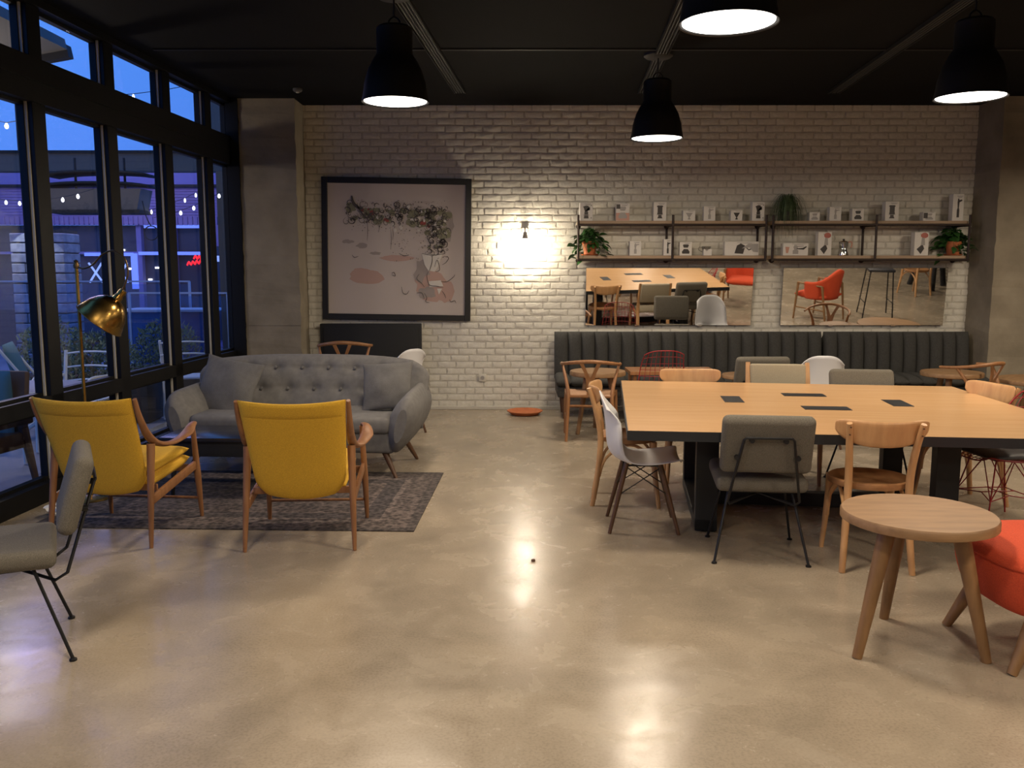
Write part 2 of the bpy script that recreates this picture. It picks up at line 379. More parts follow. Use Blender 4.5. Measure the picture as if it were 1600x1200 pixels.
# ------------------------------------------------------------------ room shell
SK = 0.0575
def wx(y): return -3.56 + SK * y           # window plane
b = B(); b.box((3.0, 2.6, -0.05), (13.2, 16, 0.1)); struct('floor', b, M_floor)
b = B(); b.prism([(wx(-5.2) - .05, -5.2), (9.3, -5.2), (9.3, 10.4), (wx(10.4) - .05, 10.4)], .1, Matrix.Translation((0, 0, 3.34))); struct('ceiling', b, M_ceiling)
b = B(); b.box((3.2, 9.945, 1.67), (12.4, 0.10, 3.34)); wall_back = struct('wall_back', b, M_mortar)
b = B(); b.box((9.3, 2.6, 1.67), (0.1, 14.6, 3.34)); struct('wall_right', b, M_wallside)
b = B(); b.box((2.8, -4.75, 1.67), (13, 0.1, 3.34)); struct('wall_front', b, M_wallside)
random.seed(4)
b = B(); b.box((3.2, 7.43, 3.335), (12.2, 0.03, 0.012)); struct('trim_1', b, M_track, label='thin joint strip across the black ceiling')

# bricks ------------------------------------------------------------
L, Hc = 0.205, 0.0738
def brick_verts(w, h, seed):
    rnd = random.Random(seed); x0, x1, z0, z1 = -w / 2, w / 2, -h / 2, h / 2
    j = lambda a: rnd.uniform(-a, a)
    back = [(x0, 0.03, z0), (x1, 0.03, z0), (x1, 0.03, z1), (x0, 0.03, z1)]
    nx, nz = 4, 3; fr = []
    for k in range(nz):
        for i in range(nx):
            x = x0 + 0.006 + (w - 0.012) * i / (nx - 1); z = z0 + 0.005 + (h - 0.01) * k / (nz - 1)
            edge = i in (0, nx - 1) or k in (0, nz - 1)
            fr.append((x + j(0.004), (0.0015 if edge else -0.0045) + j(0.003), z + j(0.0035)))
    vs = back + [(p[0], p[1] * .8, p[2]) for p in fr]; f = []
    g = lambda i, k: 4 + k * nx + i
    for k in range(nz - 1):
        for i in range(nx - 1): f.append((g(i, k), g(i + 1, k), g(i + 1, k + 1), g(i, k + 1)))
    f.append((0, 1) + tuple(g(i, 0) for i in range(nx - 1, -1, -1)))
    f.append((2, 3) + tuple(g(i, nz - 1) for i in range(nx)))
    f.append((3, 0) + tuple(g(0, k) for k in range(nz)))
    f.append((1, 2) + tuple(g(nx - 1, k) for k in range(nz - 1, -1, -1)))
    return vs, f
VAR = [brick_verts(L - 0.0075, Hc - 0.0065, s) for s in range(9)]
VARM = []
for vs, f in VAR: VARM.append(B().add(vs, f).mesh('brick', M_brick, True, 60))
pos = []; rows = int(3.32 / Hc)
for r_ in range(rows + 1):
    z = 0.03 + Hc / 2 + r_ * Hc
    if z > 3.32: break
    off = (r_ % 2) * L / 2 + random.uniform(-0.03, 0.03)
    n = 0
    while True:
        x = -2.35 + off + n * L; n += 1
        if x > 5.2: break
        pos.append((x, z, random.randrange(9)))
# the fixtures cover these; the rest stand free
def covered(x, z):
    return (-2.08 < x < -0.5 and 1.05 < z < 2.5) or (-2.1 < x < -1.05 and z < 0.95) or (0.9 < x < 2.6 and 1.0 < z < 1.55) or (3.1 < x < 4.8 and 1.0 < z < 1.55) or (0.5 < x < 5 and z < 0.85) or (x < -0.8 and z < 0.6)
free = [p for p in pos if not covered(p[0], p[1]) and -2.2 < p[0] < 4.95]
free.sort(key=lambda p: ((p[0] - 0.14) / 1.1) ** 2 + ((p[1] - 1.75) / 1.5) ** 2)
single = set(free[:298])
many = B()
for p in pos:
    x, z, k = p
    if p in single:
        o = bpy.data.objects.new('brick', VARM[k]); C.objects.link(o); o.parent = wall_back
        o.location = (x, 9.889, z)
    else:
        many.add([V(q) + V((x, 9.889, z)) for q in VAR[k][0]], VAR[k][1])
many.build('brickwork', M_brick, wall_back, True, 60, label='white painted bricks of the wall', kind='stuff')
b = B(); b.box((1.4, 9.895, 0.02), (7.4, 0.035, 0.04), bev=0.006); struct('baseboard_back', b, M_mortar, label='painted mortar skirting at the foot of the brick wall')

# concrete pillars
def pillar(name, x0, x1, y0, y1, label, seed):
    rnd = random.Random(seed); bm = bmesh.new(); bmesh.ops.create_cube(bm, size=1)
    bmesh.ops.scale(bm, vec=(x1 - x0, y1 - y0, 3.34), verts=bm.verts)
    bmesh.ops.subdivide_edges(bm, edges=[e for e in bm.edges if abs((e.verts[0].co - e.verts[1].co).z) > 1], cuts=40)
    for v in bm.verts:
        if abs(v.co.z) < 1.66: v.co.x += rnd.uniform(-.006, .006); v.co.y += rnd.uniform(-.006, .006)
    return struct(name, B().bm(bm, Matrix.Translation(((x0 + x1) / 2, (y0 + y1) / 2, 1.67))), M_conc, label=label)
pillar('pillar', -2.86, -2.27, 9.5, 10.0, 'raw concrete pillar between window wall and brick wall', 1)
pillar('pillar', 5.07, 9.2, 9.38, 10.0, 'wide raw concrete wall pier at the end of the bench', 2)
b = B()
for z in (0.98, 1.62, 2.4): b.box((-2.565, 9.497, z), (0.585, 0.006, 0.008))
b.build('formwork_seam', M_conc, bpy.data.objects['pillar'], False)

# window wall --------------------------------------------------------
YM = [1.13, 2.12, 3.10, 4.08, 5.10, 6.08, 7.05, 8.04, 8.96, 9.62]
ang = -math.atan(SK)
def wbox(bb, y0, y1, z0, z1, t=0.1, dx=0.0, bev=0):
    yc = (y0 + y1) / 2; bb.box((wx(yc) + dx, yc, (z0 + z1) / 2), (t, (y1 - y0) * 1.0017, z1 - z0), (0, 0, ang), bev)
wl = struct('wall_left')
wl.name = 'wall_left'
b = B(); wbox(b, -4.7, 9.75, 3.29, 3.36, 0.16); b.build('head_beam', M_winframe, wl, False)
b = B(); wbox(b, -4.7, 9.75, 2.665, 2.955, 0.14); b.build('transom_beam', M_winframe, wl, False)
b = B(); wbox(b, -4.7, 9.75, 2.80, 2.825, 0.165); b.build('transom_ledge', M_winframe, wl, False)
b = B(); wbox(b, -4.7, 9.75, 0.0, 0.13, 0.14); b.build('bottom_rail', M_winframe, wl, False)
b = B(); wbox(b, -4.7, 9.75, 0.605, 0.71, 0.11); b.build('middle_rail', M_winframe, wl, False)
b = B(); b.box((-2.925, 9.62, 1.67), (0.13, 0.28, 3.34)); b.build('end_post', M_winframe, wl, False)
b = B(); wbox(b, -4.7, 1.1, 0.13, 3.29, 0.1); b.build('infill_panel', M_winframe, wl, False)
for i in range(len(YM) - 1):
    y0, y1 = YM[i], YM[i + 1]
    wn = struct('window_%d' % (i + 1))
    b = B(); wbox(b, y1 - 0.075, y1 + 0.075, 0.13, 3.29, 0.11, bev=0.004); b.build('mullion', M_winframe, wn, False)
    for z0, z1 in ((0.13, 0.605), (0.71, 2.665), (2.955, 3.29)):
        b = B(); a0, a1 = y0 + 0.075, y1 - 0.075; f = 0.022
        wbox(b, a0, a0 + f, z0, z1, 0.05, -0.02); wbox(b, a1 - f, a1, z0, z1, 0.05, -0.02)
        wbox(b, a0, a1, z0, z0 + f, 0.05, -0.02); wbox(b, a0, a1, z1 - f, z1, 0.05, -0.02)
        fr = b.build('sash_frame', M_winframe, wn, False)
        b = B(); wbox(b, a1 - 0.013, a1 - 0.001, z0, z1, 0.018, 0.012); b.build('glazing_bead', M_bead_reflection, fr, False)  # pale strip on the spacer, its reflection is in the colour
        b = B(); wbox(b, a0 + f, a1 - f, z0 + f, z1 - f, 0.006, -0.02); b.build('pane', M_glass, wn, False)

# ceiling fittings ---------------------------------------------------
def tray(x0, y0, x1, y1, label):
    b = B(); d = V((x1 - x0, y1 - y0, 0)); l = d.length; a = math.atan2(d.y, d.x) - PI / 2; c = ((x0 + x1) / 2, (y0 + y1) / 2, 3.322)
    t = thing('cable_tray', label, 'cable tray', (c[0], c[1], 3.34), math.degrees(a))
    b.box((0, 0, -0.006), (0.11, l, 0.008))
    b.build('tray_base', M_track, t, False)
    for s_ in (-1, 1): B().box((s_ * 0.053, 0, -0.018), (0.006, l, 0.03)).build('side_rail', M_track, t, False)
    b = B()
    for k in range(4): b.tube([(-0.036 + k * 0.024, -l / 2, -0.022), (-0.036 + k * 0.024, l / 2, -0.022)], 0.007, 6, 1)
    b.build('cable', M_plate, t, True, kind='stuff')
tray(-0.90, 3.5, -0.517, 9.1, 'dark cable tray on ceiling above the sofa side lamp')
tray(1.00, 3.5, 1.311, 9.1, 'dark cable tray on ceiling running above the two middle pendant lamps')
tray(2.80, 3.5, 3.206, 9.1, 'dark cable tray on ceiling above the pendant by the concrete pier')

def pendant(loc, label, first=None):
    if first: return dup(first, label, (loc[0], loc[1], LAMP_Z), 0)
    t = thing('pendant_lamp', label, 'lamp', (loc[0], loc[1], LAMP_Z), 0, 'black dome pendant lamps')
    prof = [(.212, .004), (.22, 0), (.208, .05), (.198, .12), (.174, .2), (.142, .26), (.115, .3), (.115, .46), (.10, .475), (.0, .475)]
    sh = B().lathe(prof, 40, cap=False).build('lamp_shade', M_lampshade, t)
    solidify(sh, 0.002, 1)
    B().lathe([(0, .012), (.205, .012), (.205, .006), (0, .006)], 40, cap=False).build('diffuser', M_disc, t)
    B().tube([(.03, 0, .475), (.035, 0, .51), (0, 0, .535), (-.035, 0, .51), (-.03, 0, .475)], 0.006, 6, 5).build('hanging_hook', M_track, t)
    B().tube([(0, 0, .53), (0, 0, .66)], 0.006, 8, 1).build('cord', M_wire, t)
    B().lathe([(0, .685), (.12, .685), (.12, .665), (.10, .65), (0, .65)], 28, cap=False).build('ceiling_plate', M_plate, t)
    return t
PL = ['black dome pendant lamp above the space before the sofa', 'black dome pendant lamp nearest the brick wall, its shade against the bricks',
      'black dome pendant lamp hanging nearest the camera, only its lit disc in view', 'black dome pendant lamp above the right end of the big table, by the concrete pier']
PL += ['black dome pendant lamp out of view behind the camera, position %s' % s for s in ('by the grey chair', 'over the open floor', 'over the orange chair', 'in the far left bay', 'in the far middle bay', 'over the red armchairs', 'in the far right bay', 'over the pier table')]
p0 = pendant(LAMPS[0], PL[0])
for q, l in zip(LAMPS[1:], PL[1:]): pendant(q, l, p0)

t = thing('smoke_detector', 'small round detector on the dark ceiling edge above left pillar', 'detector', (-2.113, 9.0, 3.34))
B().lathe([(.045, 0), (.045, -.02), (.03, -.035), (0, -.035)], 20).build('housing', M_outgrey, t)
B().lathe([(.018, -.034), (.014, -.042), (0, -.042)], 12).build('sensor', M_socket, t)

# wall lamp ------------------------------------------------------------
t = thing('wall_lamp', 'small wall lamp glaring on the white brick wall beside the shelves', 'lamp', (0.142, 9.87, 1.95))
B().box((0, -.008, .03), (.07, .02, .10), bev=.006).build('wall_plate', M_fix, t)
B().tube([(0, -.015, .05), (0, -.07, .075), (0, -.115, .05), (0, -.13, .0)], .008, 8).build('arm', M_fix, t)
B().lathe([(0, .03), (.022, .025), (.026, -.02), (.04, -.045), (.036, -.045), (0, -.02)], 20, Matrix.Translation((0, -.13, 0)), False).build('lamp_holder', M_fix, t)
B().lathe([(0, .03), (.02, .02), (.03, -.01), (.034, -.03), (.026, -.055), (0, -.064)], 20, Matrix.Translation((0, -.13, -.06)), False).build('bulb', M_bulb, t)

# ------------------------------------------------------------------ picture
def ribbon(b, pts, w, y, sub=5):
    P = spline([(p[0], 0, p[1]) for p in pts], sub); vs = []; fs = []; n = len(P)
    for i, p in enumerate(P):
        d = (P[min(i + 1, n - 1)] - P[max(i - 1, 0)]).normalized(); nn = V((-d.z, 0, d.x)) * w * (0.35 + 0.65 * math.sin(PI * (i + .5) / n))
        vs += [V((p.x, y, p.z)) + nn, V((p.x, y, p.z)) - nn]
    for i in range(n - 1): fs.append((2 * i, 2 * i + 1, 2 * i + 3, 2 * i + 2))
    b.add(vs, fs)
BL = [0]
def blob(b, cx, cz, rx, rz, y, seed, n=14, rough=0.25):
    if n > 8: BL[0] += 1; y -= BL[0] * 0.00006
    rnd = random.Random(seed)
    k = [1 + rnd.uniform(-rough, rough) for _ in range(n)]
    b.add([(cx + rx * k[i] * math.cos(2 * PI * i / n), y, cz + rz * k[i] * math.sin(2 * PI * i / n)) for i in range(n)], [tuple(range(n))])
t = thing('framed_picture', 'large square abstract watercolour print in black frame on brick wall', 'picture', (-1.272, 9.868, 1.79))
t.rotation_euler = (0, R(0.9), 0)
W2, H2 = 0.82, 0.775
for nm, c, d in (('frame_side', (-W2 + .032, -.02, 0), (.064, .045, 2 * H2)), ('frame_side', (W2 - .032, -.02, 0), (.064, .045, 2 * H2)),
                 ('frame_side', (0, -.02, H2 - .032), (2 * W2 - .128, .045, .064)), ('frame_side', (0, -.02, -H2 + .032), (2 * W2 - .128, .045, .064))):
    B().box(c, d, bev=.004).build(nm, M_frameblk, t, False)
pr = B().box((0, -.012, 0), (2 * W2 - .12, .012, 2 * H2 - .12)).build('print', M_paper, t, False)
mk = lambda nm, c: mat(nm, c, 0.6)
M_ink = mk('ink_dark', (0.075, 0.06, 0.055)); M_wgreen = mk('wash_green', (0.22, 0.21, 0.13)); M_wpink = mk('wash_pink', (0.46, 0.30, 0.245)); M_wred = mk('wash_red', (0.30, 0.06, 0.045))
M_wgrey = mk('wash_grey', (0.33, 0.28, 0.25)); M_wwhite = mk('wash_white', (0.60, 0.56, 0.50))
def uv(u, v): return ((u - .5) * 1.40, (.5 - v) * 1.31)      # picture coordinates, 0..1 from the top left
rnd = random.Random(11)
b = B()
for u, v, ru, rv in ((.27, .73, .17, .07), (.22, .70, .1, .05), (.50, .57, .16, .03), (.78, .80, .15, .15), (.88, .84, .10, .11), (.72, .74, .09, .07)):
    x, z = uv(u, v); blob(b, x, z, ru * 1.4 * .8, rv * 1.3 * .85, -.0187, rnd.random(), 20, .12)
b.build('pink_wash', M_wpink, pr, False, kind='stuff')
b = B()
for u, v, ru, rv in ((.12, .44, .04, .016), (.23, .47, .05, .02), (.33, .535, .045, .014), (.70, .66, .06, .10), (.74, .86, .06, .05), (.90, .30, .05, .12)):
    x, z = uv(u, v); blob(b, x, z, ru * 1.4, rv * 1.3, -.0189, rnd.random(), 16, .3)
b.build('grey_wash', M_wgrey, pr, False, kind='stuff')
b = B()
for k in range(48):
    s_ = rnd.random()
    if s_ < .62: u = .12 + rnd.random() * .72; v = .14 + .12 * rnd.random() + .05 * u
    else: u = .74 + rnd.random() * .16; v = .14 + rnd.random() * .34
    x, z = uv(u, v); r0 = rnd.uniform(.012, .045); blob(b, x, z, r0 * 1.3, r0, -.0191, rnd.random(), 12, .35)
b.build('green_wash', M_wgreen, pr, False, kind='stuff')
b = B()
for u, v, r0 in ((.23, .18, .022), (.31, .20, .028), (.42, .255, .026), (.71, .27, .030), (.75, .30, .02), (.28, .17, .012)):
    x, z = uv(u, v); blob(b, x, z, r0, r0, -.0193, rnd.random(), 9, .4)
b.build('red_wash', M_wred, pr, False, kind='stuff')
b = B()
b.add([(uv(u, v)[0], -.0268, uv(u, v)[1]) for u, v in ((.70, .53), (.86, .53), (.83, .63), (.80, .68), (.75, .67), (.72, .62))], [(0, 1, 2, 3, 4, 5)])
b.add([(uv(u, v)[0], -.0268, uv(u, v)[1]) for u, v in ((.755, .76), (.85, .75), (.87, .80), (.76, .81))], [(0, 1, 2, 3)])
b.add([(uv(u, v)[0], -.0268, uv(u, v)[1]) for u, v in ((.82, .82), (.86, .82), (.835, .87))], [(0, 1, 2)])
for k in range(26):
    x, z = uv(rnd.uniform(.3, .9), rnd.uniform(.14, .36)); r0 = rnd.uniform(.008, .022); blob(b, x, z, r0, r0, -.0268, rnd.random(), 9, .3)
b.build('white_paint', M_wwhite, pr, False, kind='stuff')
b = B()
def curl(u, v, r0, w_, turns=1.2):
    x, z = uv(u, v); a0 = rnd.uniform(0, 6.28); pts = []
    for i in range(7):
        a = a0 + turns * 2 * PI * i / 6; rr = r0 * (1 - .12 * i); pts.append((x + rr * math.cos(a), z + rr * math.sin(a)))
    ribbon(b, pts, w_, -.0325, 3)
for k in range(190):
    if rnd.random() < .6: u = .10 + rnd.random() * .78; v = .11 + .16 * rnd.random() + .04 * u
    else: u = .74 + rnd.random() * .16; v = .14 + rnd.random() * .38
    curl(u, v, rnd.uniform(.012, .05), rnd.uniform(.002, .0065), rnd.uniform(.4, 1.3))
for k in range(420):
    if rnd.random() < .75: u = .15 + rnd.random() * .75; v = .09 + .26 * rnd.random()
    else: u = .45 + rnd.random() * .45; v = .3 + rnd.random() * .3
    x, z = uv(u, v); r0 = rnd.uniform(.0015, .006); blob(b, x, z, r0, r0, -.0325, rnd.random(), 6, .4)
ribbon(b, [uv(.15, .06), uv(.16, .11), uv(.19, .15), uv(.24, .17)], .016, -.0330)
ribbon(b, [uv(.19, .13), uv(.22, .19), uv(.27, .24), uv(.31, .20)], .010, -.0330)
for u, v0, v1 in ((.27, .26, .43), (.36, .28, .36), (.455, .33, .50), (.47, .33, .42)): ribbon(b, [uv(u, v0), uv(u + .004, (v0 + v1) / 2), uv(u, v1)], .0025, -.0330)
for pts in ([(.70, .53), (.78, .54), (.87, .53)], [(.87, .55), (.91, .56), (.89, .60), (.86, .62)], [(.78, .53), (.78, .6), (.76, .67)], [(.80, .64), (.82, .58), (.84, .66), (.81, .68)],
            [(.75, .68), (.74, .72), (.76, .79), (.82, .80), (.87, .81)], [(.85, .76), (.90, .76), (.95, .72), (.96, .70)], [(.68, .70), (.66, .74), (.70, .78), (.72, .81)],
            [(.86, .84), (.88, .87), (.89, .90)], [(.72, .86), (.74, .90), (.73, .93), (.76, .94)], [(.66, .86), (.70, .86), (.72, .91)],
            [(.52, .53), (.56, .55), (.60, .54)], [(.46, .70), (.48, .69), (.49, .72), (.46, .71)], [(.54, .81), (.55, .86), (.58, .87), (.60, .84)], [(.15, .55), (.17, .57), (.20, .56)], [(.92, .91), (.93, .93), (.96, .92), (.97, .94)]):
    ribbon(b, [uv(*q) for q in pts], .0035, -.0330, 5)
b.build('ink_drawing', M_ink, pr, False, kind='stuff')

# radiator below the picture
t = thing('radiator', 'flat black radiator panel below the framed picture, behind the sofa', 'radiator', (-1.565, 9.80, 0))
B().box((0, 0, .56), (1.12, .075, .84), bev=.01).build('panel', M_blackmat, t)
B().box((0, -.045, .56), (1.04, .012, .76), bev=.004).build('front_cover', M_blackmat, t)
for s_ in (-.45, .45): B().box((s_, 0, .07), (.04, .05, .14)).build('leg', M_blackmat, t, False)
B().tube([(-.56, -.0, .955), (-.60, -.0, .955)], .016, 10, 1).build('valve', M_socket, t, label='pale valve knob')

# socket, saucer
t = thing('wall_socket', 'square wall socket low on the white brick wall right of sofa', 'socket', (-.332, 9.868, .365))
B().box((0, 0, 0), (.085, .014, .085), bev=.004).build('cover_plate', M_socket, t)
B().lathe([(.022, 0), (.022, .004), (.017, .004), (.017, .001), (0, .001)], 20, Matrix.Translation((0, -.007, 0)) @ Matrix.Rotation(R(90), 4, 'X'), False).build('socket_well', M_boxgrey, t)
tag(B().lathe([(0, 0), (.14, 0), (.155, .01), (.195, .04), (.192, .046), (.182, .044), (.145, .016), (0, .012)], 40, cap=False).build('plant_saucer', M_terra, None, loc=(.14, 9.55, 0)),
    'round terracotta saucer lying on the floor beneath the wall lamp', 'saucer')

# ------------------------------------------------------------------ shelves
def shelf_unit(xs, x0, x1, label):
    t = thing('pipe_shelf', label, 'shelf')
    zt, zb = 2.092, 1.722
    for z in (zt, zb):
        B().box(((x0 + x1) / 2, 9.745, z - .018), (x1 - x0 - .02, .22, .036), bev=.003).build('board', M_shelf, t, False)
        b = B(); b.tube([(x0, 9.60, z - .045), (x1, 9.60, z - .045)], .0135, 8, 1); b.build('rail_pipe', M_pipe, t)
    for k, (xf, xb) in enumerate(xs):
        b = B(); b.tube([(xf, 9.60, zb - .05), (xf, 9.60, zt + .06)], .013, 8, 1); b.build('upright_pipe', M_pipe, t)
        for z in (zb, zt):
            b = B(); b.tube([(xf, 9.59, z - .05), (xb, 9.85, z - .05)], .012, 8, 1)
            b.lathe([(.028, 0), (.028, .012), (.016, .014)], 12, Matrix.Translation((xb, 9.868, z - .05)) @ Matrix.Rotation(R(90), 4, 'X'))
            b.build('wall_bracket', M_pipe, t)
        b = B(); b.tube([(xb, 9.845, zb - .05), (xb, 9.845, zt - .03)], .013, 8, 1)
        b.lathe([(.019, -.03), (.019, .03)], 10, Matrix.Translation((xb, 9.845, zt - .045)))
        b.build('rear_pipe', M_pipe, t)
shelf_unit([(.711, .73), (1.725, 1.70), (2.726, 2.70)], .70, 2.735, 'two tier board and iron pipe shelf nearer the wall lamp')
shelf_unit([(2.80, 2.87), (3.906, 3.86), (4.905, 4.87)], 2.79, 4.915, 'two tier board and iron pipe shelf nearer the concrete pier')
ZT, ZB = 2.093, 1.723

SIL = {
 'moka': [(-.5, -1), (.5, -1), (.38, -.15), (.42, -.1), (.3, .1), (.55, .75), (.75, .8), (.8, .35), (.62, .3), (.6, .6), (.45, .95), (.12, 1), (-.12, 1), (-.45, .9), (-.68, .85), (-.5, .6), (-.32, .1), (-.42, -.1), (-.38, -.15)],
 'press': [(-.55, -1), (.55, -1), (.35, -.7), (.35, -.5), (.6, -.3), (.5, -.1), (.5, .7), (.68, .8), (.5, .95), (-.5, .95), (-.68, .8), (-.5, .7), (-.5, -.1), (-.6, -.3), (-.35, -.5), (-.35, -.7)],
 'flask': [(-.75, -1), (.75, -1), (.85, -.6), (.35, .1), (.65, .8), (.5, 1), (-.5, 1), (-.65, .8), (-.35, .1), (-.85, -.6)],
 'dripper': [(-.3, -1), (.3, -1), (.25, -.7), (.1, -.5), (.75, .8), (-.75, .8), (-.1, -.5), (-.25, -.7)],
 'kettle': [(-.75, -.8), (.15, -.9), (.35, .3), (.75, -.3), (1.0, -.1), (.95, .05), (.75, -.1), (.3, .6), (-.1, .95), (-.5, .6)],
 'mill': [(-.3, -1), (.3, -1), (.3, -.2), (.15, 0), (.25, .6), (.9, .75), (.85, .9), (.2, .85), (.1, 1), (-.15, 1), (-.25, .6), (-.15, 0), (-.3, -.2)],
 'scoop': [(-.9, -.3), (-.1, -.9), (.55, -.25), (.1, .5), (-.2, .1)],
}
def carton(px0, px1, h, z, sil, lab, y=9.72, Yp=9.68, extra=None, rz=0, prm=None, d=.09):
    x0 = (px0 - 800) / 1391 * Yp; x1 = (px1 - 800) / 1391 * Yp; wd = x1 - x0
    t = thing('coffee_gear_box', lab, 'box', ((x0 + x1) / 2, y, z), rz, 'white coffee gear boxes on the pipe shelves')
    B().box((0, 0, h / 2), (wd, d, h), bev=.002).build('carton', M_box, t, False)
    lay = [0]
    def shape(nm, pts, sc, off, m):
        lay[0] += 1 if nm not in ('printed_band',) else 0
        FM = Matrix.Translation((0, -d / 2 + .0002, h / 2)) @ Matrix.Rotation(R(90), 4, 'X')
        B().prism([(p[0] * sc[0] + off[0], p[1] * sc[1] + off[1]) for p in pts], .0006 + .0005 * (lay[0] if nm != 'printed_band' else .3), FM).build(nm, m, t, False)
    sw, sh = (wd * .37, h * .35)
    if sil == 'flask': sw, sh = wd * .38, h * .34
    if sil in ('kettle',): sw, sh = wd * .28, h * .40
    shape('printed_picture', SIL[sil], (sw, sh), (0 if sil != 'scoop' else -.0, -.02 * h if sil != 'scoop' else -h * .12), prm or M_boxprint)
    if sil in ('moka', 'press'):
        shape('printed_stripe', [(-1, -.12), (1, -.12), (1, .12), (-1, .12)], (sw * .7, h * .10), (0, -h * .18), M_boxgrey)
    if sil == 'flask': shape('printed_collar', [(-1, -1), (1, -1), (1, 1), (-1, 1)], (wd * .22, h * .05), (0, h * .03), M_box)
    b = B()
    for k in range(3): b.box((wd * (.12 + .0 * k), 0, 0), (.001, .001, .001))
    # printed caption lines (too small to read in the photograph)
    for k in range(2): shape('printed_caption', [(-1, -1), (1, -1), (1, 1), (-1, 1)], (wd * (.26 - .08 * k), h * .012), (wd * .12, h * (.42 - .045 * k)), M_boxgrey)
    if extra: extra(shape, wd, h)
    return t
def ex_pink(shape, wd, h):
    shape('printed_band', [(-1, -1), (1, -1), (1, 1), (-1, 1)], (wd * .49, h * .22), (0, -h * .26), M_boxpink)
    shape('printed_swatch', [(-1, -1), (1, -1), (1, 1), (-1, 1)], (wd * .14, h * .13), (-wd * .33, h * .32), M_boxprint)
def ex_dots(shape, wd, h):
    for z_ in (.34, -.34): shape('printed_dot', [(math.cos(a * PI / 4), math.sin(a * PI / 4)) for a in range(8)], (wd * .04, wd * .04), (wd * .38, h * z_), M_boxprint)
def ex_red(shape, wd, h):
    shape('printed_cup', [(math.cos(a * PI / 6), math.sin(a * PI / 6)) for a in range(12)], (wd * .26, h * .12), (wd * .18, h * .36), M_boxred)
    shape('printed_cone', [(-.6, 1), (.6, 1), (.9, -1), (-.9, -1)], (wd * .16, h * .16), (wd * .1, h * .1), M_boxgrey)
def ex_spout(shape, wd, h):
    shape('printed_pattern', [(-1, 0), (-.2, .9), (1, .9), (1, -.7), (.4, -.6), (0, .2)], (wd * .24, h * .38), (wd * .24, 0), M_boxgrey)
def ex_items(shape, wd, h):
    shape('printed_flower', [(-.6, -1), (.2, -1), (.7, .6), (-.9, .7)], (wd * .10, h * .3), (-wd * .32, 0), M_boxpink)
    shape('printed_ladle', [(-1, -.1), (.4, -.2), (1, .4), (.9, .6), (.2, .2), (-1, .1)], (wd * .2, h * .35), (wd * .24, h * .05), M_boxprint)
carton(905, 925, .195, ZT, 'moka', 'white box with dark moka pot picture at lamp end of upper shelf', extra=ex_dots)
carton(961, 982, .185, ZT, 'flask', 'white and pink box with a round pot picture on upper shelf', extra=ex_pink, prm=M_boxgrey)
carton(1019, 1039, .20, ZT, 'press', 'tall white box with dark french press picture just before the middle upright', d=.1)
carton(1065, 1084, .112, ZT, 'dripper', 'low white box with pale dripper picture right of the middle upright', prm=M_boxgrey)
carton(1097, 1115, .155, ZT, 'mill', 'white box with small gadgets picture between two dripper boxes', prm=M_boxgrey)
carton(1139, 1157, .115, ZT, 'dripper', 'low white box with dark rimmed dripper picture beside the moka pot box', prm=M_boxprint)
carton(1172, 1191, .20, ZT, 'moka', 'white box with dark moka pot picture just left of the hanging grass plant', extra=ex_dots)
carton(983, 1001, .155, ZB, 'mill', 'white box with gadgets picture on lower shelf right of the bushy plant', prm=M_boxgrey)
carton(1036, 1049, .175, ZB, 'mill', 'narrow white box with dark hand mill picture behind the middle upright')
carton(1061, 1080, .145, ZB, 'flask', 'white box with dark glass carafe picture on lower shelf', )
carton(1131, 1184, .15, ZB, 'kettle', 'wide white box with black gooseneck kettle picture at end of lower shelf', extra=ex_spout)
carton(1261, 1277, .095, ZT, 'flask', 'small low white box right of the hanging grass plant', prm=M_boxgrey)
carton(1292, 1310, .15, ZT, 'mill', 'white box with gadgets picture second right of the grass plant', prm=M_boxgrey)
carton(1327, 1345, .13, ZT, 'flask', 'white box with dark carafe picture on upper shelf above glass pot')
carton(1378, 1399, .205, ZT, 'press', 'tall white box with dark french press picture right of the uprights')
carton(1437, 1456, .095, ZT, 'flask', 'small low white box with grey bowl picture beside the tallest box', prm=M_boxgrey, extra=lambda s, w_, h: s('printed_swatch', [(-1, -1), (1, -1), (1, 1), (-1, 1)], (w_ * .16, h * .3), (-w_ * .3, h * .1), M_boxprint))
carton(1482, 1499, .285, ZT, 'mill', 'tallest white box with black syphon brewer picture at pier end of shelf')
carton(1222, 1261, .132, ZB, 'mill', 'wide white box with several utensils pictured at left of lower shelf', extra=ex_items, prm=M_boxgrey)
carton(1276, 1297, .25, ZB, 'scoop', 'tall white box with dark square and red cup picture left of glass pot', extra=ex_red)
carton(1426, 1448, .25, ZB, 'scoop', 'tall white box with dark square and red cup picture left of the dark bushy plant', extra=ex_red)
# glass measuring jug and glass moka pot
x = (1103 - 800) / 1391 * 9.68
t = thing('measuring_glass', 'small glass dripper jug on lower shelf left of kettle box', 'jug', (x, 9.70, ZB))
B().lathe([(0, .003), (.028, .003), (.03, .03), (.052, .1), (.049, .1), (.027, .03), (.0, .008)], 24, cap=False).build('bowl', M_clear, t)
B().tube([(-.045, 0, .085), (-.075, 0, .09), (-.08, 0, .06), (-.04, 0, .04)], .005, 8).build('handle', M_clear, t)
B().box((.01, -.0, .035), (.09, .07, .07), bev=.002).build('carton', M_box, t, False)
x = (1316 - 800) / 1391 * 9.68
t = thing('glass_coffee_pot', 'shiny steel and glass stovetop coffee pot on lower shelf', 'coffee pot', (x, 9.68, ZB))
B().lathe([(0, .0), (.058, 0), (.06, .01), (.042, .055), (.04, .075), (0, .075)], 12, cap=False).build('base', M_steel, t)
B().lathe([(.04, .076), (.045, .10), (.05, .145), (.048, .145), (.043, .1), (.038, .078)], 24, cap=False).build('glass_body', M_clear, t)
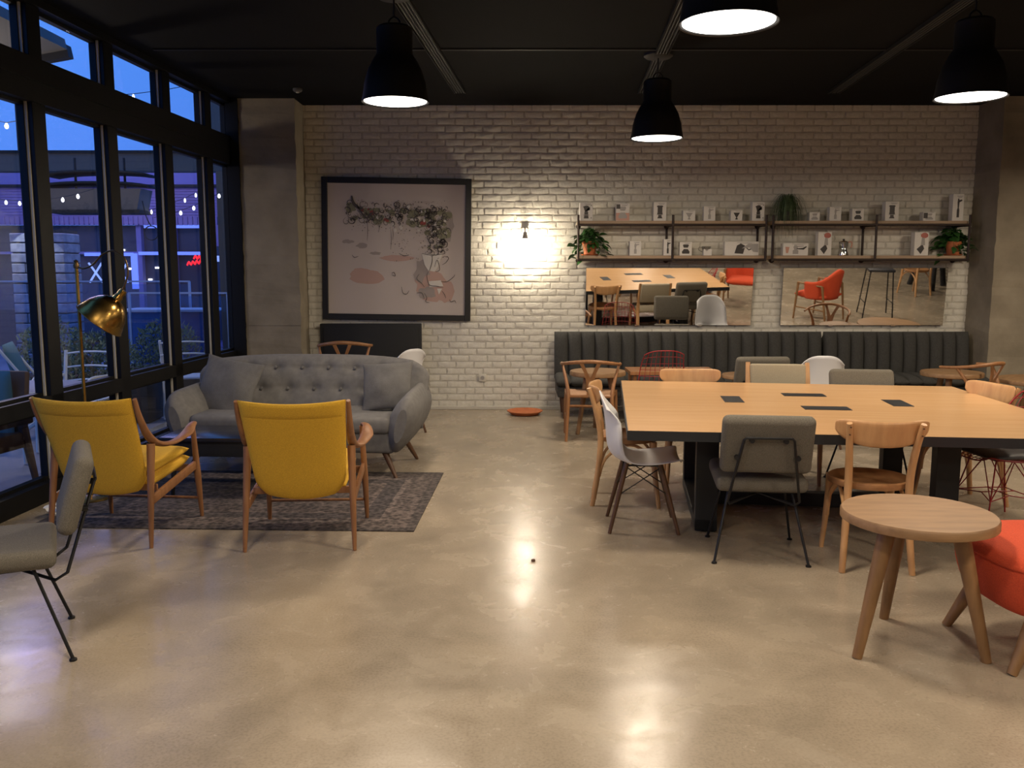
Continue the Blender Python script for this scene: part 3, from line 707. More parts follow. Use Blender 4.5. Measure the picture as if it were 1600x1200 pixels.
B().lathe([(.0, .076), (.012, .076), (.012, .135), (0, .137)], 12, cap=False).build('inner_column', M_steel, t)
B().lathe([(.052, .145), (.03, .158), (0, .16)], 24, cap=False).build('lid', M_steel, t)
B().lathe([(.010, .16), (.014, .175), (0, .18)], 12, cap=False).build('knob', M_boxprint, t)
B().tube([(.048, 0, .14), (.085, 0, .145), (.09, 0, .11), (.08, 0, .085)], .008, 8).build('handle', M_boxpink, t)

# plants on the shelves
def leaf_mesh(l, w_):
    b = B(); n = 5; vs = []; fs = []
    for i in range(n + 1):
        s_ = i / n; ww = w_ * math.sin(PI * min(1, s_ * .96 + .02)) ** .7 * (1.15 - .55 * s_); z = .12 * l * math.sin(s_ * 2.4)
        vs += [(-ww, s_ * l, z + ww * .25), (0, s_ * l, z), (ww, s_ * l, z + ww * .25)]
    for i in range(n):
        a = 3 * i; fs += [(a, a + 1, a + 4, a + 3), (a + 1, a + 2, a + 5, a + 4)]
    b.add(vs, fs); return b.mesh('leaf', M_leaf, True, 80)
LM = leaf_mesh(.085, .030)
def pot_plant(loc, label, seed, n=125, spread=.19):
    t = thing('potted_plant', label, 'plant', loc)
    B().lathe([(0, .012), (.062, .012), (.072, .09), (.078, .125), (.086, .125), (.086, .15), (.078, .15), (.070, .135), (0, .13)], 28, cap=False).build('pot', M_terra, t)
    B().lathe([(0, .002), (.085, .002), (.098, .016), (.092, .016), (.082, .010), (0, .010)], 28, cap=False).build('saucer', M_terra, t)
    rnd = random.Random(seed); st = B()
    for k in range(n):
        a = rnd.uniform(0, 2 * PI); rr = rnd.uniform(.02, spread); droop = rnd.random()
        z = .17 + .13 * rnd.random() - (rr / spread) ** 2 * .14 * (1 + droop)
        p = V((rr * math.cos(a), rr * math.sin(a) * .6, z))
        if p.y > .09: p.y = .09
        st.tube([(0.02 * math.cos(a), 0.02 * math.sin(a), .13), (p.x * .5, p.y * .5, max(z, .15) + .03), tuple(p)], .002, 4, 3)
        o = bpy.data.objects.new('leaf', LM); C.objects.link(o); o.parent = t; o.location = p
        o.rotation_euler = (rnd.uniform(-1.1, .1), rnd.uniform(-.5, .5), a - PI / 2 + rnd.uniform(-.5, .5)); s_ = rnd.uniform(.75, 1.25); o.scale = (s_, s_, s_)
    st.build('stems', M_leaf, t, kind='stuff')
pot_plant((.845, 9.72, ZB), 'bushy green plant in terracotta pot at lamp end of lower shelf', 3)
pot_plant((4.80, 9.72, ZB), 'dark bushy plant in terracotta pot at pier end of lower shelf', 9)
t = thing('grass_plant', 'grassy hanging plant spilling over the upper shelf edge', 'plant', (2.985, 9.73, ZT))
B().lathe([(0, .0), (.055, .0), (.07, .10), (.064, .10), (.0, .09)], 24, cap=False).build('pot', M_soil, t)
b = B(); rnd = random.Random(8)
for k in range(420):
    a = rnd.uniform(0, 2 * PI); r1 = rnd.uniform(.05, .25); h1 = rnd.uniform(.15, .29); dr = rnd.uniform(-.22, .16)
    c_, s_ = math.cos(a), math.sin(a) * .55
    P = spline([(.02 * c_, .02 * s_, .08), (r1 * .35 * c_, r1 * .35 * s_, h1), (r1 * .8 * c_, max(-.16, r1 * .8 * s_), h1 * .75), (r1 * c_, r1 * s_ - .0, dr * (r1 / .25))], 3)
    vs = []; fs = []
    for i, p in enumerate(P):
        ww = .0032 * (1 - i / len(P)) + .0006; d = V((-s_, c_, 0)).normalized() * ww; q = V((p.x, min(p.y, .125), p.z)); vs += [q + d, q - d]
    for i in range(len(P) - 1): fs.append((2 * i, 2 * i + 1, 2 * i + 3, 2 * i + 2))
    b.add(vs, fs)
b.build('blades', M_grassleaf, t, True, kind='stuff')

# mirrors ---------------------------------------------------------------
def mirror(x0, x1, label):
    t = thing('wall_mirror', label, 'mirror', ((x0 + x1) / 2, 9.852, .955)); t.rotation_euler = (R(5.1), 0, 0)
    B().box((0, .006, .32), (x1 - x0, .012, .64)).build('backing', M_wallside, t, False)
    B().box((0, -.003, .32), (x1 - x0 - .006, .006, .634)).build('mirror_glass', M_mirror, t, False)
    for s_ in (-.35, .35):
        B().box((s_, .0, .0), (.05, .03, .012)).build('clip', M_steel, t, False)
mirror(.815, 2.66, 'frameless tilted mirror reflecting the big table')
mirror(2.985, 4.80, 'frameless tilted mirror nearer the concrete pier')

# ------------------------------------------------------------------ channelled bench
def bench(x0, x1, n, label):
    t = thing('upholstered_bench', label, 'bench', ((x0 + x1) / 2, 9.5, 0)); W_ = x1 - x0; s0 = W_ / n
    B().box((0, -.0, .29), (W_ - .02, .56, .12), bev=.02).build('base', M_bench, t)
    bb = B().box((0, .27, .60), (W_ - .01, .10, .50), bev=.03).build('back_frame', M_bench, t)
    for k in range(n):
        xc = -W_ / 2 + s0 * (k + .5)
        B().pad(lambda u, v: (xc + u * (s0 / 2 + .004), .22 + .02 * (v - 1), .64 + v * .255), (0, -1, .05), .075, 8, 12, 3.5).build('back_channel', M_bench, t, True, 70)
        B().pad(lambda u, v: (xc + u * (s0 / 2 + .004), -.06 + v * .29, .40), (0, 0, 1), .065, 8, 12, 3.5).build('seat_channel', M_bench, t, True, 70)
    for lx in (-W_ / 2 + .08, W_ / 2 - .08):
        for ly in (-.22, .24): B().tube([(lx, ly, .24), (lx + .01, ly - .01, 0)], [.03, .018], 10, 1).build('leg', M_walnut, t)
bench(.47, 3.40, 20, 'long charcoal bench with vertical channels, lamp end of the wall')
bench(3.43, 5.02, 11, 'shorter charcoal bench with vertical channels beside the concrete pier')

# ------------------------------------------------------------------ chairs
def grey_chair(label, loc, rz):
    t = thing('upholstered_chair', label, 'chair', loc, rz, 'grey padded chairs with black rod frames')
    B().box((0, .02, .432), (.48, .46, .082), (R(2), 0, 0), bev=.032, seg=4).build('seat', M_greyfab, t)
    B().box((0, -.290, .665), (.47, .076, .325), (R(17), 0, 0), bev=.035, seg=4).build('backrest', M_greyfab, t)
    b = B(); r = .0072
    b.tube([(-.19, .14, .380), (.17, -.20, .32), (.185, -.245, .35), (.125, -.362, .70), (.115, -.368, .71), (-.115, -.368, .71), (-.125, -.362, .70), (-.185, -.245, .35), (-.17, -.20, .32), (.19, .14, .380)], r, 8, 1)
    b.build('back_frame', M_black, t)
    B().box((0, .0, .384), (.36, .34, .016), bev=.004).build('seat_plate', M_black, t)
    for sx in (-1, 1):
        for (y0, y1, x1) in ((-.12, -.245, .245), (.12, .235, .235)):
            b = B(); b.tube([(sx * .165, y0, .388), (sx * x1, y1, .008)], r, 8, 1); l = b.build('leg', M_black, t)
            B().lathe([(.015, 0), (.015, .008), (.008, .012)], 12, Matrix.Translation((sx * x1, y1, 0))).build('foot', M_black, l)
        for z, xx in ((.695, .085), (.60, .155)):
            B().tube([(sx * xx, -.370 + (.70 - z) * .36, z), (sx * xx, -.325 + (.70 - z) * .33, z)], .013, 10, 1).build('bracket', M_black, t)
    return t
gc = grey_chair('grey padded chair with black rod frame at the near side of the big table', (1.36, 4.80, 0), -7)
gl = dup(gc, 'grey padded chair cut off by the photo edge, beside the yellow armchairs', (-2.10, 3.50, 0), 117)
sb = B().box((.05, .2525, .43), (.03, .003, .014)).build('fabric_label', M_box, gl, False)
sb.location = (0, 0, 0)
dup(gc, 'grey padded chair by the bench, back towards the big table', (2.16, 7.93, 0), 2)
dup(gc, 'grey padded chair on the far side of the big table, facing us', (2.60, 6.31, 0), 173)

def bent_chair(label, loc, rz):
    t = thing('bentwood_chair', label, 'chair', loc, rz, 'light bentwood chairs with curved ply backs')
    for s_ in (-1, 1):
        B().tube([(s_ * .175, -.235, 0), (s_ * .160, -.20, .22), (s_ * .152, -.185, .46), (s_ * .162, -.215, .64), (s_ * .180, -.265, .795)], [.016, .019, .020, .019, .015], 10, 5, up=(0, 1, 0), asp=1.0).build('rear_post', M_beech, t)
        B().tube([(s_ * .165, .165, .44), (s_ * .168, .17, .30), (s_ * .185, .205, 0)], [.021, .019, .013], 10, 4).build('leg', M_beech, t)
        B().tube([(s_ * .168, .168, .20), (s_ * .163, .15, .32), (s_ * .155, .06, .405), (s_ * .155, -.04, .405), (s_ * .158, -.15, .32), (s_ * .160, -.19, .20)], .010, 8, 5).build('side_brace', M_beech, t)
    B().tube([(-.168, .172, .20), (-.155, .172, .32), (-.07, .172, .41), (.07, .172, .41), (.155, .172, .32), (.168, .172, .20)], .010, 8, 5).build('front_brace', M_beech, t)
    def bk(u, v):
        top = .815 - .012 * (1 - u * u); bot = .728 - .062 * (1 - abs(u) ** 2.8)
        e = (1 - abs(u) ** 9) ** .5
        z = (top + bot) / 2 + v * (top - bot) / 2 * (.30 + .70 * e)
        return (u * .232, -.175 - .075 * (1 - u * u) - (z - .7) * .18, z)
    B().pad(bk, (0, 1, .1), .010, 22, 10, 8).build('backrest', M_beech, t, True, 60)
    pr = [(0, .452), (.17, .452), (.185, .462), (.203, .468), (.212, .462), (.214, .45), (.208, .432), (.195, .428), (0, .428)]
    B().lathe(pr, 40, Matrix.Diagonal((1.0, .98, 1, 1)), False).build('seat', M_beech_dk, t)
    b = B()
    for s_ in (-1, 1):
        for z in (.775, .735): b.tube([(s_ * .176, -.272 + (.78 - z) * .3, z), (s_ * .176, -.284 + (.78 - z) * .3, z)], .004, 8, 1)
    b.build('screw_heads', M_walnut, t)
    return t
bc = bent_chair('light bentwood chair, its back to us at the near side of the big table', (1.92, 4.65, 0), -7)
dup(bc, 'light bentwood chair behind the white chair at the left end of the big table', (.79, 5.90, 0), -97)
dup(bc, 'light bentwood chair on the far side of the big table, left of the beige chair', (1.35, 6.56, 0), 174)
dup(bc, 'light bentwood chair at the right end of the big table, beside the wishbone chair', (3.03, 5.86, 0), 101)
dup(bc, 'bentwood chair seen only in the pier end mirror, across the room', (7.35, 3.5, 0), 160)

def shell_prof(v):
    pr = [(.215, .418), (.18, .436), (.08, .430), (-.04, .424), (-.14, .430), (-.20, .465), (-.224, .53), (-.232, .63), (-.246, .73), (-.272, .832)]
    wd = [.185, .208, .225, .230, .226, .222, .218, .208, .195, .182]
    P = spline([(p[0], p[1], wd[i]) for i, p in enumerate(pr)], 4); k = v * (len(P) - 1); i = min(int(k), len(P) - 2); return P[i].lerp(P[i + 1], k - i)
def shell_pt(u, v, drop=.085):
    q = shell_prof(v); x = (2 * u - 1); a = abs(x) ** 2.6
    seat = max(0, 1 - v / .5); back = 1 - seat
    tp = max(0, (v - .72) / .28) ** 2 * drop
    return V((x * q.z, q.x + a * .085 * min(1, back * 1.6) * (1 - max(0, v - .85) * 4), q.y + a * (.03 * seat + .0) - tp * abs(x) ** 3.2))
def shell_chair(label, loc, rz):
    t = thing('shell_chair', label, 'chair', loc, rz, 'white plastic shell chairs')
    sh = B().grid(shell_pt, 15, 26).build('seat_shell', M_white, t, True, 80); solidify(sh, .007)
    for sx in (-1, 1):
        for sy in (-1, 1):
            B().tube([(sx * .115, sy * .10 - .01, .415), (sx * .19, sy * .205 - .005, 0)], [.016, .011], 10, 1).build('leg', M_walnut, t)
    b = B(); r = .0035
    def P(sx, sy, k): return V((sx * (.115 + .075 * k), sy * (.10 + .105 * k) - .008, .415 * (1 - k)))
    for sx in (-1, 1):
        b.tube([P(sx, -1, .05), P(sx, 1, .45)], r, 6, 1); b.tube([P(sx, 1, .05), P(sx, -1, .45)], r, 6, 1)
    for sy in (-1, 1):
        b.tube([P(-1, sy, .05), P(1, sy, .45)], r, 6, 1); b.tube([P(1, sy, .05), P(-1, sy, .45)], r, 6, 1)
    for (a, c) in (((-1, -1), (1, -1)), ((1, -1), (1, 1)), ((1, 1), (-1, 1)), ((-1, 1), (-1, -1))): b.tube([P(*a, .03), P(*c, .03)], .006, 6, 1)
    b.build('wire_brace', M_black, t)
    return t
wc = shell_chair('white shell chair with wooden legs at left end of the big table', (.805, 5.30, 0), -94)
dup(wc, 'white shell chair standing by the charcoal bench', (2.72, 7.85, 0), -6)
dup(wc, 'white shell chair behind the sofa, only its top showing', (-1.12, 8.45, 0), 48)

def wire_chair(label, loc, rz, pad_=False):
    t = thing('wire_chair', label, 'chair', loc, rz, 'red wire mesh chairs')
    b = B()
    for i in range(11):
        u = i / 10; b.tube([shell_pt(u, v / 16, .04) for v in range(17)], .0026 if 0 < i < 10 else .0048, 5, 1)
    for j in range(16):
        v = j / 15; b.tube([shell_pt(u / 10, v, .04) for u in range(11)], .0026 if 0 < j < 15 else .0048, 5, 1)
    b.build('wire_shell', M_red, t, True, 80)
    b = B()
    F = [(sx * .20, sy * .20, .008) for sx, sy in ((-1, -1), (1, -1), (1, 1), (-1, 1))]; T = [(sx * .12, sy * .11, .42) for sx, sy in ((-1, -1), (1, -1), (1, 1), (-1, 1))]
    mids = []
    for i in range(4): b.tube([T[i], F[i]], .005, 6, 1)
    for i in range(4):
        j = (i + 1) % 4; a = V(F[i]).lerp(V(T[i]), .42); c = V(F[j]).lerp(V(T[j]), .42); m = (V(F[i]) + V(F[j])) / 2 * .55; m.z = .20
        tm = (V(T[i]) + V(T[j])) / 2
        b.tube([a, m], .0035, 6, 1); b.tube([c, m], .0035, 6, 1); b.tube([tm, a], .0035, 6, 1); b.tube([tm, c], .0035, 6, 1); mids.append(m)
    b.tube([mids[0], mids[2]], .0035, 6, 1); b.tube([mids[1], mids[3]], .0035, 6, 1)
    for i in range(4): b.tube([T[i], T[(i + 1) % 4]], .005, 6, 1)
    b.build('wire_base', M_red, t, True, 80)
    if pad_: B().pad(lambda u, v: (u * .205, .0 + v * .20, .452), (0, 0, 1), .022, 12, 12, 4).build('seat_pad', M_pad, t)
    return t
wr = wire_chair('red wire chair by the bench, back towards the big table', (1.39, 8.33, 0), 3)
wire_chair('red wire chair with dark seat pad at right end of the big table', (3.02, 5.36, 0), 96, True)

def wish_chair(label, loc, rz, sc=None):
    t = thing('wishbone_chair', label, 'chair', loc, rz, 'wooden wishbone chairs', sc)
    arc = [(-.275, .10, .695), (-.272, -.02, .70), (-.235, -.15, .715), (-.13, -.245, .735), (0, -.275, .745), (.13, -.245, .735), (.235, -.15, .715), (.272, -.02, .70), (.275, .10, .695)]
    B().tube(arc, [.012, .014, .015, .017, .018, .017, .015, .014, .012], 10, 6).build('top_rail', M_wish, t)
    for s_ in (-1, 1):
        B().tube([(s_ * .215, -.235, 0), (s_ * .205, -.205, .235), (s_ * .20, -.19, .43), (s_ * .225, -.14, .57), (s_ * .262, -.055, .70)], [.013, .018, .019, .016, .012], 10, 5).build('rear_leg', M_wish, t)
        B().tube([(s_ * .245, .215, 0), (s_ * .24, .205, .25), (s_ * .238, .20, .43)], [.012, .018, .015], 10, 3).build('front_leg', M_wish, t)
        B().tube([(s_ * .208, -.21, .20), (s_ * .24, .205, .20)], .010, 8, 1).build('stretcher', M_wish, t)
        B().tube([(s_ * .202, -.19, .415), (s_ * .238, .20, .415)], .013, 8, 1).build('seat_rail', M_wish, t)
    for y, z, w_ in ((-.20, .33, .2), (.205, .26, .24)): B().tube([(-w_, y, z), (w_, y, z)], .010, 8, 1).build('stretcher', M_wish, t)
    for y, w_ in ((-.19, .2), (.20, .235)): B().tube([(-w_, y, .418), (w_, y, .418)], .015, 8, 1).build('seat_rail', M_wish, t)
    b = B()
    out = [(-.03, .42), (.03, .42), (.036, .56), (.055, .65), (.095, .735), (.062, .745), (.028, .66), (0, .60), (-.028, .66), (-.062, .745), (-.095, .735), (-.055, .65), (-.036, .56)]
    Mx = Matrix.Translation((0, -.183, .42)) @ Matrix.Rotation(R(15), 4, 'X') @ Matrix.Translation((0, 0, -.42)) @ Matrix.Rotation(R(90), 4, 'X')
    b.prism(out, .012, Mx); b.build('back_splat', M_wish, t, False)
    def st(u, v): return ((u) * (.198 + .017 * (v + 1)), v * .195 + .003, .425 - .012 * (1 - u * u) * (1 - v * v))
    B().pad(st, (0, 0, 1), .014, 14, 12, 10).build('woven_seat', M_cord, t, True, 60)
    return t
ws = wish_chair('wooden wishbone chair beside the charcoal bench, nearest the wall lamp', (.735, 8.20, 0), -6)
dup(ws, 'wooden wishbone chair near the concrete pier, before the round table', (4.17, 8.02, 0), 30)
dup(ws, 'wooden wishbone chair behind the sofa, only its bowed rail showing', (-1.75, 9.22, 0), 5, sc=(1, 1, 1.12))

def post_chair(label, loc, rz):
    t = thing('post_chair', label, 'chair', loc, rz)
    for s_ in (-1, 1):
        B().tube([(s_ * .225, -.30, 0), (s_ * .225, -.23, .30), (s_ * .225, -.215, .46), (s_ * .225, -.255, .68), (s_ * .225, -.30, .85)], [.022, .026, .026, .022, .018], 8, 4, up=(1, 0, 0), asp=.55).build('rear_post', M_beech, t)
        B().tube([(s_ * .225, .22, .42), (s_ * .225, .24, 0)], [.022, .014], 8, 1).build('leg', M_beech, t)
        B().box((s_ * .225, 0, .385), (.022, .44, .05), bev=.004).build('side_rail', M_beech, t)
    B().box((0, -.262, .70), (.425, .045, .285), (R(12), 0, 0), bev=.02, seg=3).build('backrest', M_beige, t)
    B().box((0, .01, .43), (.425, .46, .065), bev=.025, seg=3).build('seat', M_beige, t)
    return t
post_chair('beige padded chair with light wood side posts on the far side of the big table', (2.04, 6.56, 0), 174)

# yellow armchairs -------------------------------------------------------
def yellow_chair(label, loc, rz):
    t = thing('armchair', label, 'armchair', loc, rz, 'yellow mid-century armchairs')
    for s_ in (-1, 1):
        B().tube([(s_ * .305, -.32, 0), (s_ * .297, -.285, .25), (s_ * .288, -.235, .585)], [.011, .018, .024], 10, 4).build('rear_leg', M_oakchair, t)
        B().tube([(s_ * .305, .32, 0), (s_ * .298, .30, .28), (s_ * .285, .285, .605)], [.011, .021, .014], 10, 4, asp=1.0).build('front_leg', M_oakchair, t)
        # back post that runs on as the arm
        B().tube([(s_ * .300, -.405, .865), (s_ * .298, -.36, .76), (s_ * .292, -.275, .645), (s_ * .296, -.17, .575), (s_ * .315, -.04, .555), (s_ * .340, .09, .585), (s_ * .325, .20, .622), (s_ * .292, .30, .612), (s_ * .285, .315, .595)],
                 [.014, .018, .022, .017, .013, .011, .010, .012, .010], 12, 6, up=(0, .25, 1), asp=[.8, .9, 1.1, 1.6, 2.6, 3.6, 2.4, 1.3, 1.0]).build('arm', M_oakchair, t)
        B().box((s_ * .290, .01, .305), (.022, .57, .052), (R(9), 0, 0), bev=.005).build('side_rail', M_oakchair, t)
    B().tube([(-.30, .31, .13), (.30, .31, .13)], .009, 8, 1).build('stretcher', M_oakchair, t)
    B().box((0, .28, .33), (.56, .02, .045), bev=.004).build('front_rail', M_oakchair, t)
    B().box((0, -.17, .315), (.56, .02, .040), bev=.004).build('back_rail', M_oakchair, t)
    def bk(u, v):
        k = (v + 1) / 2
        wd = .242 + .047 * k ** .8
        if k < .2: wd -= .055 * (1 - k / .2) ** 2.2
        z = .300 + .573 * k - (.030 * (1 - k) ** 6 * -(1 - 0)) * 0
        z += -.028 * (1 - u * u) * (1 - k) ** 3 + (-.020 * (1 - u * u)) * k ** 4
        y = -.215 - .205 * k ** 1.15 - .03 * (1 - u * u) * k
        return (u * wd, y, z)
    bp = B().pad(bk, (0, -1, .25), .036, 18, 20, 6); bp.build('backrest', M_yellow, t, True, 80)
    def tp(u, v):
        q = bk(u, .80 + .2 * v); return (q[0] * .985, q[1] - .002, q[2])
    B().pad(lambda u, v: tp(u, v), (0, -1, .25), .043, 16, 8, 5).build('headrest_roll', M_yellow, t, True, 80)
    B().pad(lambda u, v: (u * .245, .065 + v * .245, .362 + .022 * v + .03 * max(0, v - .7)), (0, -.08, 1), .048, 16, 16, 6).build('seat_cushion', M_yellow, t, True, 80)
    B().pad(lambda u, v: (u * .243, .065 + v * .25, .425 + .020 * v), (0, -.08, 1), .036, 16, 16, 6).build('seat_cushion', M_yellow, t, True, 80)
    return t
yc = yellow_chair('yellow wool armchair with wooden frame in front of the sofa, square to us', (-1.205, 5.11, 0), 3)
dup(yc, 'yellow wool armchair with wooden frame beside the window and brass lamp', (-2.315, 5.20, 0), -6)

# sofa --------------------------------------------------------------------
sf = thing('sofa', 'grey velour sofa with buttoned back and tapered wooden legs', 'sofa', (-1.655, 6.98, 0), -5)
B().box((0, -.02, .275), (1.60, .74, .17), bev=.03, seg=3).build('base', M_sofa, sf)
B().box((0, -.10, .405), (1.56, .64, .13), bev=.045, seg=4).build('seat_cushion', M_sofa, sf)
BT = [(x_ * .222 - .777, .745) for x_ in range(8)] + [(x_ * .222 - .666, .575) for x_ in range(7)]
def sb_(u, v):
    k = (v + 1) / 2; wd = .93 + .05 * k - .16 * max(0, (k - .72) / .28) ** 2.2; z = .30 + .565 * k - .03 * abs(u) ** 3 * k
    return V((u * wd, .245 + .17 * k - .13 * abs(u) ** 3, z))
def tuft(u, v):
    p = sb_(u, v); d = 0
    for bx, bz in BT:
        q = ((p.x - bx) / .055) ** 2 + ((p.z - bz) / .05) ** 2
        if q < 12: d -= .032 * math.exp(-q)
        q2 = ((p.x - bx) / .10) ** 2 + ((p.z - bz) / .012) ** 2
        if q2 < 12: d -= .010 * math.exp(-q2)
    return d
B().pad(sb_, (0, -1, .25), .105, 110, 50, 5, tuft).build('backrest', M_sofa, sf, True, 80)
for bx, bz in BT:
    k = (bz - .30) / .565; y = .245 + .17 * k - .13 * abs(bx / .95) ** 3 - .082
    B().lathe([(.014, 0), (.012, .006), (0, .009)], 12, Matrix.Translation((bx, y, bz + .02)) @ Matrix.Rotation(R(76), 4, 'X')).build('button', M_cush, sf)
for s_ in (-1, 1):
    def arm(u, v, s_=s_):
        a = 2 * PI * u; yy = -.44 + .86 * v
        e = (1 - abs(2 * v - 1) ** 7) ** .5 if v not in (0, 1) else 0
        e = max(e, .0)
        hz = .64 + .03 * v; zc = (.185 + hz) / 2 - .0; ah = (hz - .185) / 2
        cz, sz = math.cos(a), math.sin(a)
        z = zc + ah * (abs(sz) ** .85) * (1 if sz > 0 else -1) * (.55 + .45 * e)
        k = (z - .185) / (hz - .185)
        hw = (.062 + .055 * math.sin(PI * min(1, max(0, k)) ** 1.25)) * (.35 + .65 * e)
        xc = .80 + .115 * max(0, k) ** .8 - .02 * v
        x = xc + hw * (abs(cz) ** .8) * (1 if cz > 0 else -1)
        return V((s_ * x, yy, z))
    bb = B().grid(arm, 28, 26, True)
    for v_ in (0, 1):
        c0 = len(bb.v); ring = [arm(i / 28, v_) for i in range(28)]; bb.add(ring, [tuple(range(28))])
    bb.build('armrest', M_sofa, sf, True, 60)
    B().tube([(s_ * .72, -.33, .20), (s_ * .82, -.385, 0)], [.026, .013], 12, 1).build('leg', M_walnut, sf)
    B().tube([(s_ * .74, .27, .20), (s_ * .84, .33, 0)], [.026, .013], 12, 1).build('leg', M_walnut, sf)
def cushion(loc, rot, label, seed, s_=.225):
    t = B(); rnd = random.Random(seed); ph = [rnd.uniform(0, 6) for _ in range(4)]
    def cf(u, v):
        k = 1 - .09 * (u * u) * (1 - v * v) * 0 - .07 * ((1 - v * v) * u * u + (1 - u * u) * v * v)
        return (u * s_ * k, .010 * math.sin(3 * u + ph[0]) + .006 * math.sin(5 * v + ph[1]), v * s_ * .95 * k)
    t.pad(cf, (0, -1, 0), .062, 22, 22, 2.2, lambda u, v: .004 * math.sin(6 * u + 4 * v + ph[2]) + .003 * math.sin(8 * v - 5 * u + ph[3]))
    o = t.build('cushion', M_cush, None, True, 80); o.location = loc; o.rotation_euler = [R(a) for a in rot]
    tag(o, label, 'cushion', 'grey square cushions on the sofa'); return o
cushion((-2.28, 7.02, .635), (-22, 10, -12), 'grey square cushion leaning in the window end of the sofa', 5, .25)
cushion((-.985, 6.90, .655), (-20, -4, -8), 'grey square cushion at the brick wall end of the sofa', 6, .205)

# rug, coffee table --------------------------------------------------------
o = B().box((0, 0, .004), (2.37, 1.55, .008), bev=.002).build('rug', M_rug, None); o.location = (-1.745, 5.98, 0); o.rotation_euler = (0, 0, R(-2.2))
tag(o, 'worn dark patterned rug under the yellow armchairs', 'rug')
t = thing('coffee_table', 'low black glossy coffee table between armchairs and sofa', 'table', (-1.87, 6.17, 0.008), -3)
B().box((0, 0, .405), (1.08, .50, .028), bev=.004).build('table_top', M_coffee, t)
B().box((0, 0, .335), (.98, .42, .11), bev=.004).build('apron_drawer', M_blackmat, t)
for sx in (-.48, .48):
    for sy in (-.19, .19): B().tube([(sx * .95, sy, .30), (sx, sy * 1.05, 0)], [.022, .012], 10, 1).build('leg', M_blackmat, t)

# floor lamp -----------------------------------------------------------------
t = thing('floor_lamp', 'brass floor lamp with curved neck and cone shade beside the window', 'lamp', (-2.895, 5.92, 0))
B().lathe([(0, .0), (.13, 0), (.135, .012), (.12, .024), (.02, .034), (.014, .05), (0, .05)], 36, cap=False).build('base', M_brass, t)
B().tube([(0, 0, .03), (0, 0, 1.585)], .0115, 12, 1).build('pole', M_brass, t)
B().lathe([(.0, 0), (.016, .0), (.02, .02), (.012, .04), (.016, .05), (0, .06)], 16, Matrix.Translation((0, 0, 1.575)), False).build('finial', M_brassdk, t)
B().tube([(0, 0, 1.59), (.05, -.01, 1.575), (.12, -.02, 1.60), (.19, -.03, 1.665), (.27, -.04, 1.69), (.345, -.05, 1.64), (.365, -.055, 1.55), (.34, -.055, 1.47), (.31, -.05, 1.42)], .0062, 10, 6).build('curved_neck', M_brassdk, t)
axis = V((-.50, -.10, -.62)).normalized()
q = V((0, 0, 1)).rotation_difference(axis).to_matrix().to_4x4()
MS = Matrix.Translation((.315, -.05, 1.415)) @ q
sh = B().lathe([(.0, -.02), (.022, -.02), (.026, .0), (.022, .02), (.028, .03), (.030, .055), (.066, .072), (.102, .105), (.132, .150), (.152, .205), (.160, .235), (.162, .238)], 40, MS, False).build('lamp_shade', M_brass, t, True, 50)
solidify(sh, .0015)
B().tube([MS @ V((.162 * math.cos(a * PI / 18), .162 * math.sin(a * PI / 18), .238)) for a in range(37)], .004, 6, 1, closed=True).build('shade_rim', M_brass, t)
B().lathe([(0, .06), (.03, .07), (.035, .11), (.02, .14), (0, .145)], 16, MS, False).build('bulb', M_outwhite, t)

# crumpled tissue
b = B(); rnd = random.Random(3)
bm = bmesh.new(); bmesh.ops.create_icosphere(bm, subdivisions=3, radius=.06)
for v in bm.verts:
    from mathutils import noise as NZ
    v.co *= .7 + .9 * NZ.noise(v.co * 28); v.co.z *= .7
mn = min(v.co.z for v in bm.verts)
for v in bm.verts: v.co.z -= mn
b.bm(bm); tag(b.build('paper_tissue', M_tissue, None, False, loc=(-2.93, 5.52, 0)), 'crumpled white tissue on the floor behind the grey chair', 'tissue')
b = B(); b.lathe([(0, 0), (.012, 0), (.010, .012), (0, .016)], 7, cap=False)
tag(b.build('dry_leaf', M_walnut, None, False, loc=(.115, 4.62, 0)), 'tiny dark crumb on the open concrete floor', 'crumb')

# ------------------------------------------------------------------ big table
TA = -7.2
t = thing('communal_table', 'big square communal table with pale oak top and black steel frame', 'table', (1.929, 5.546, 0), TA)
TW, TD = 2.43, 2.19
TQ = [V((-1.19, -1.065, 0)), V((1.30, -1.04, 0)), V((1.19, 1.06, 0)), V((-1.235, 1.115, 0))]
tc_ = sum(TQ, V()) / 4
B().prism([tuple((tc_ + (p - tc_) * .996).to_2d()) for p in TQ], .022, Matrix.Translation((0, 0, .693))).build('table_top', M_ash, t, False)
for i in range(4):
    p_, q_ = TQ[i], TQ[(i + 1) % 4]; d_ = (q_ - p_).normalized(); n_ = V((-d_.y, d_.x, 0)) * .04
    B().prism([tuple(k.to_2d()) for k in (p_, q_, q_ + n_ - d_ * .04, p_ + n_ + d_ * .04)], .052, Matrix.Translation((0, 0, .6615))).build('edge_beam', M_table_black, t, False)
for sx in (-1, 1):
    x = sx * .68 - .03
    for y in (-.44, .60): B().box((x, y, .335), (.13, .10, .65), bev=.003).build('leg', M_table_black, t, False)
    B().box((x, .08, .045), (.13, 1.14, .07), bev=.003).build('floor_beam', M_table_black, t, False)
    B().box((x, .0, .666), (.10, 1.9, .045), bev=.003).build('upper_beam', M_table_black, t, False)
    for y in (-.44, .60): B().lathe([(.03, 0), (.03, .006), (.012, .010), (.012, .02)], 12, Matrix.Translation((x, y, 0))).build('foot', M_black, t)
B().box((-.03, .2, .055), (1.23, .08, .09), bev=.003).build('stretcher', M_table_black, t, False)
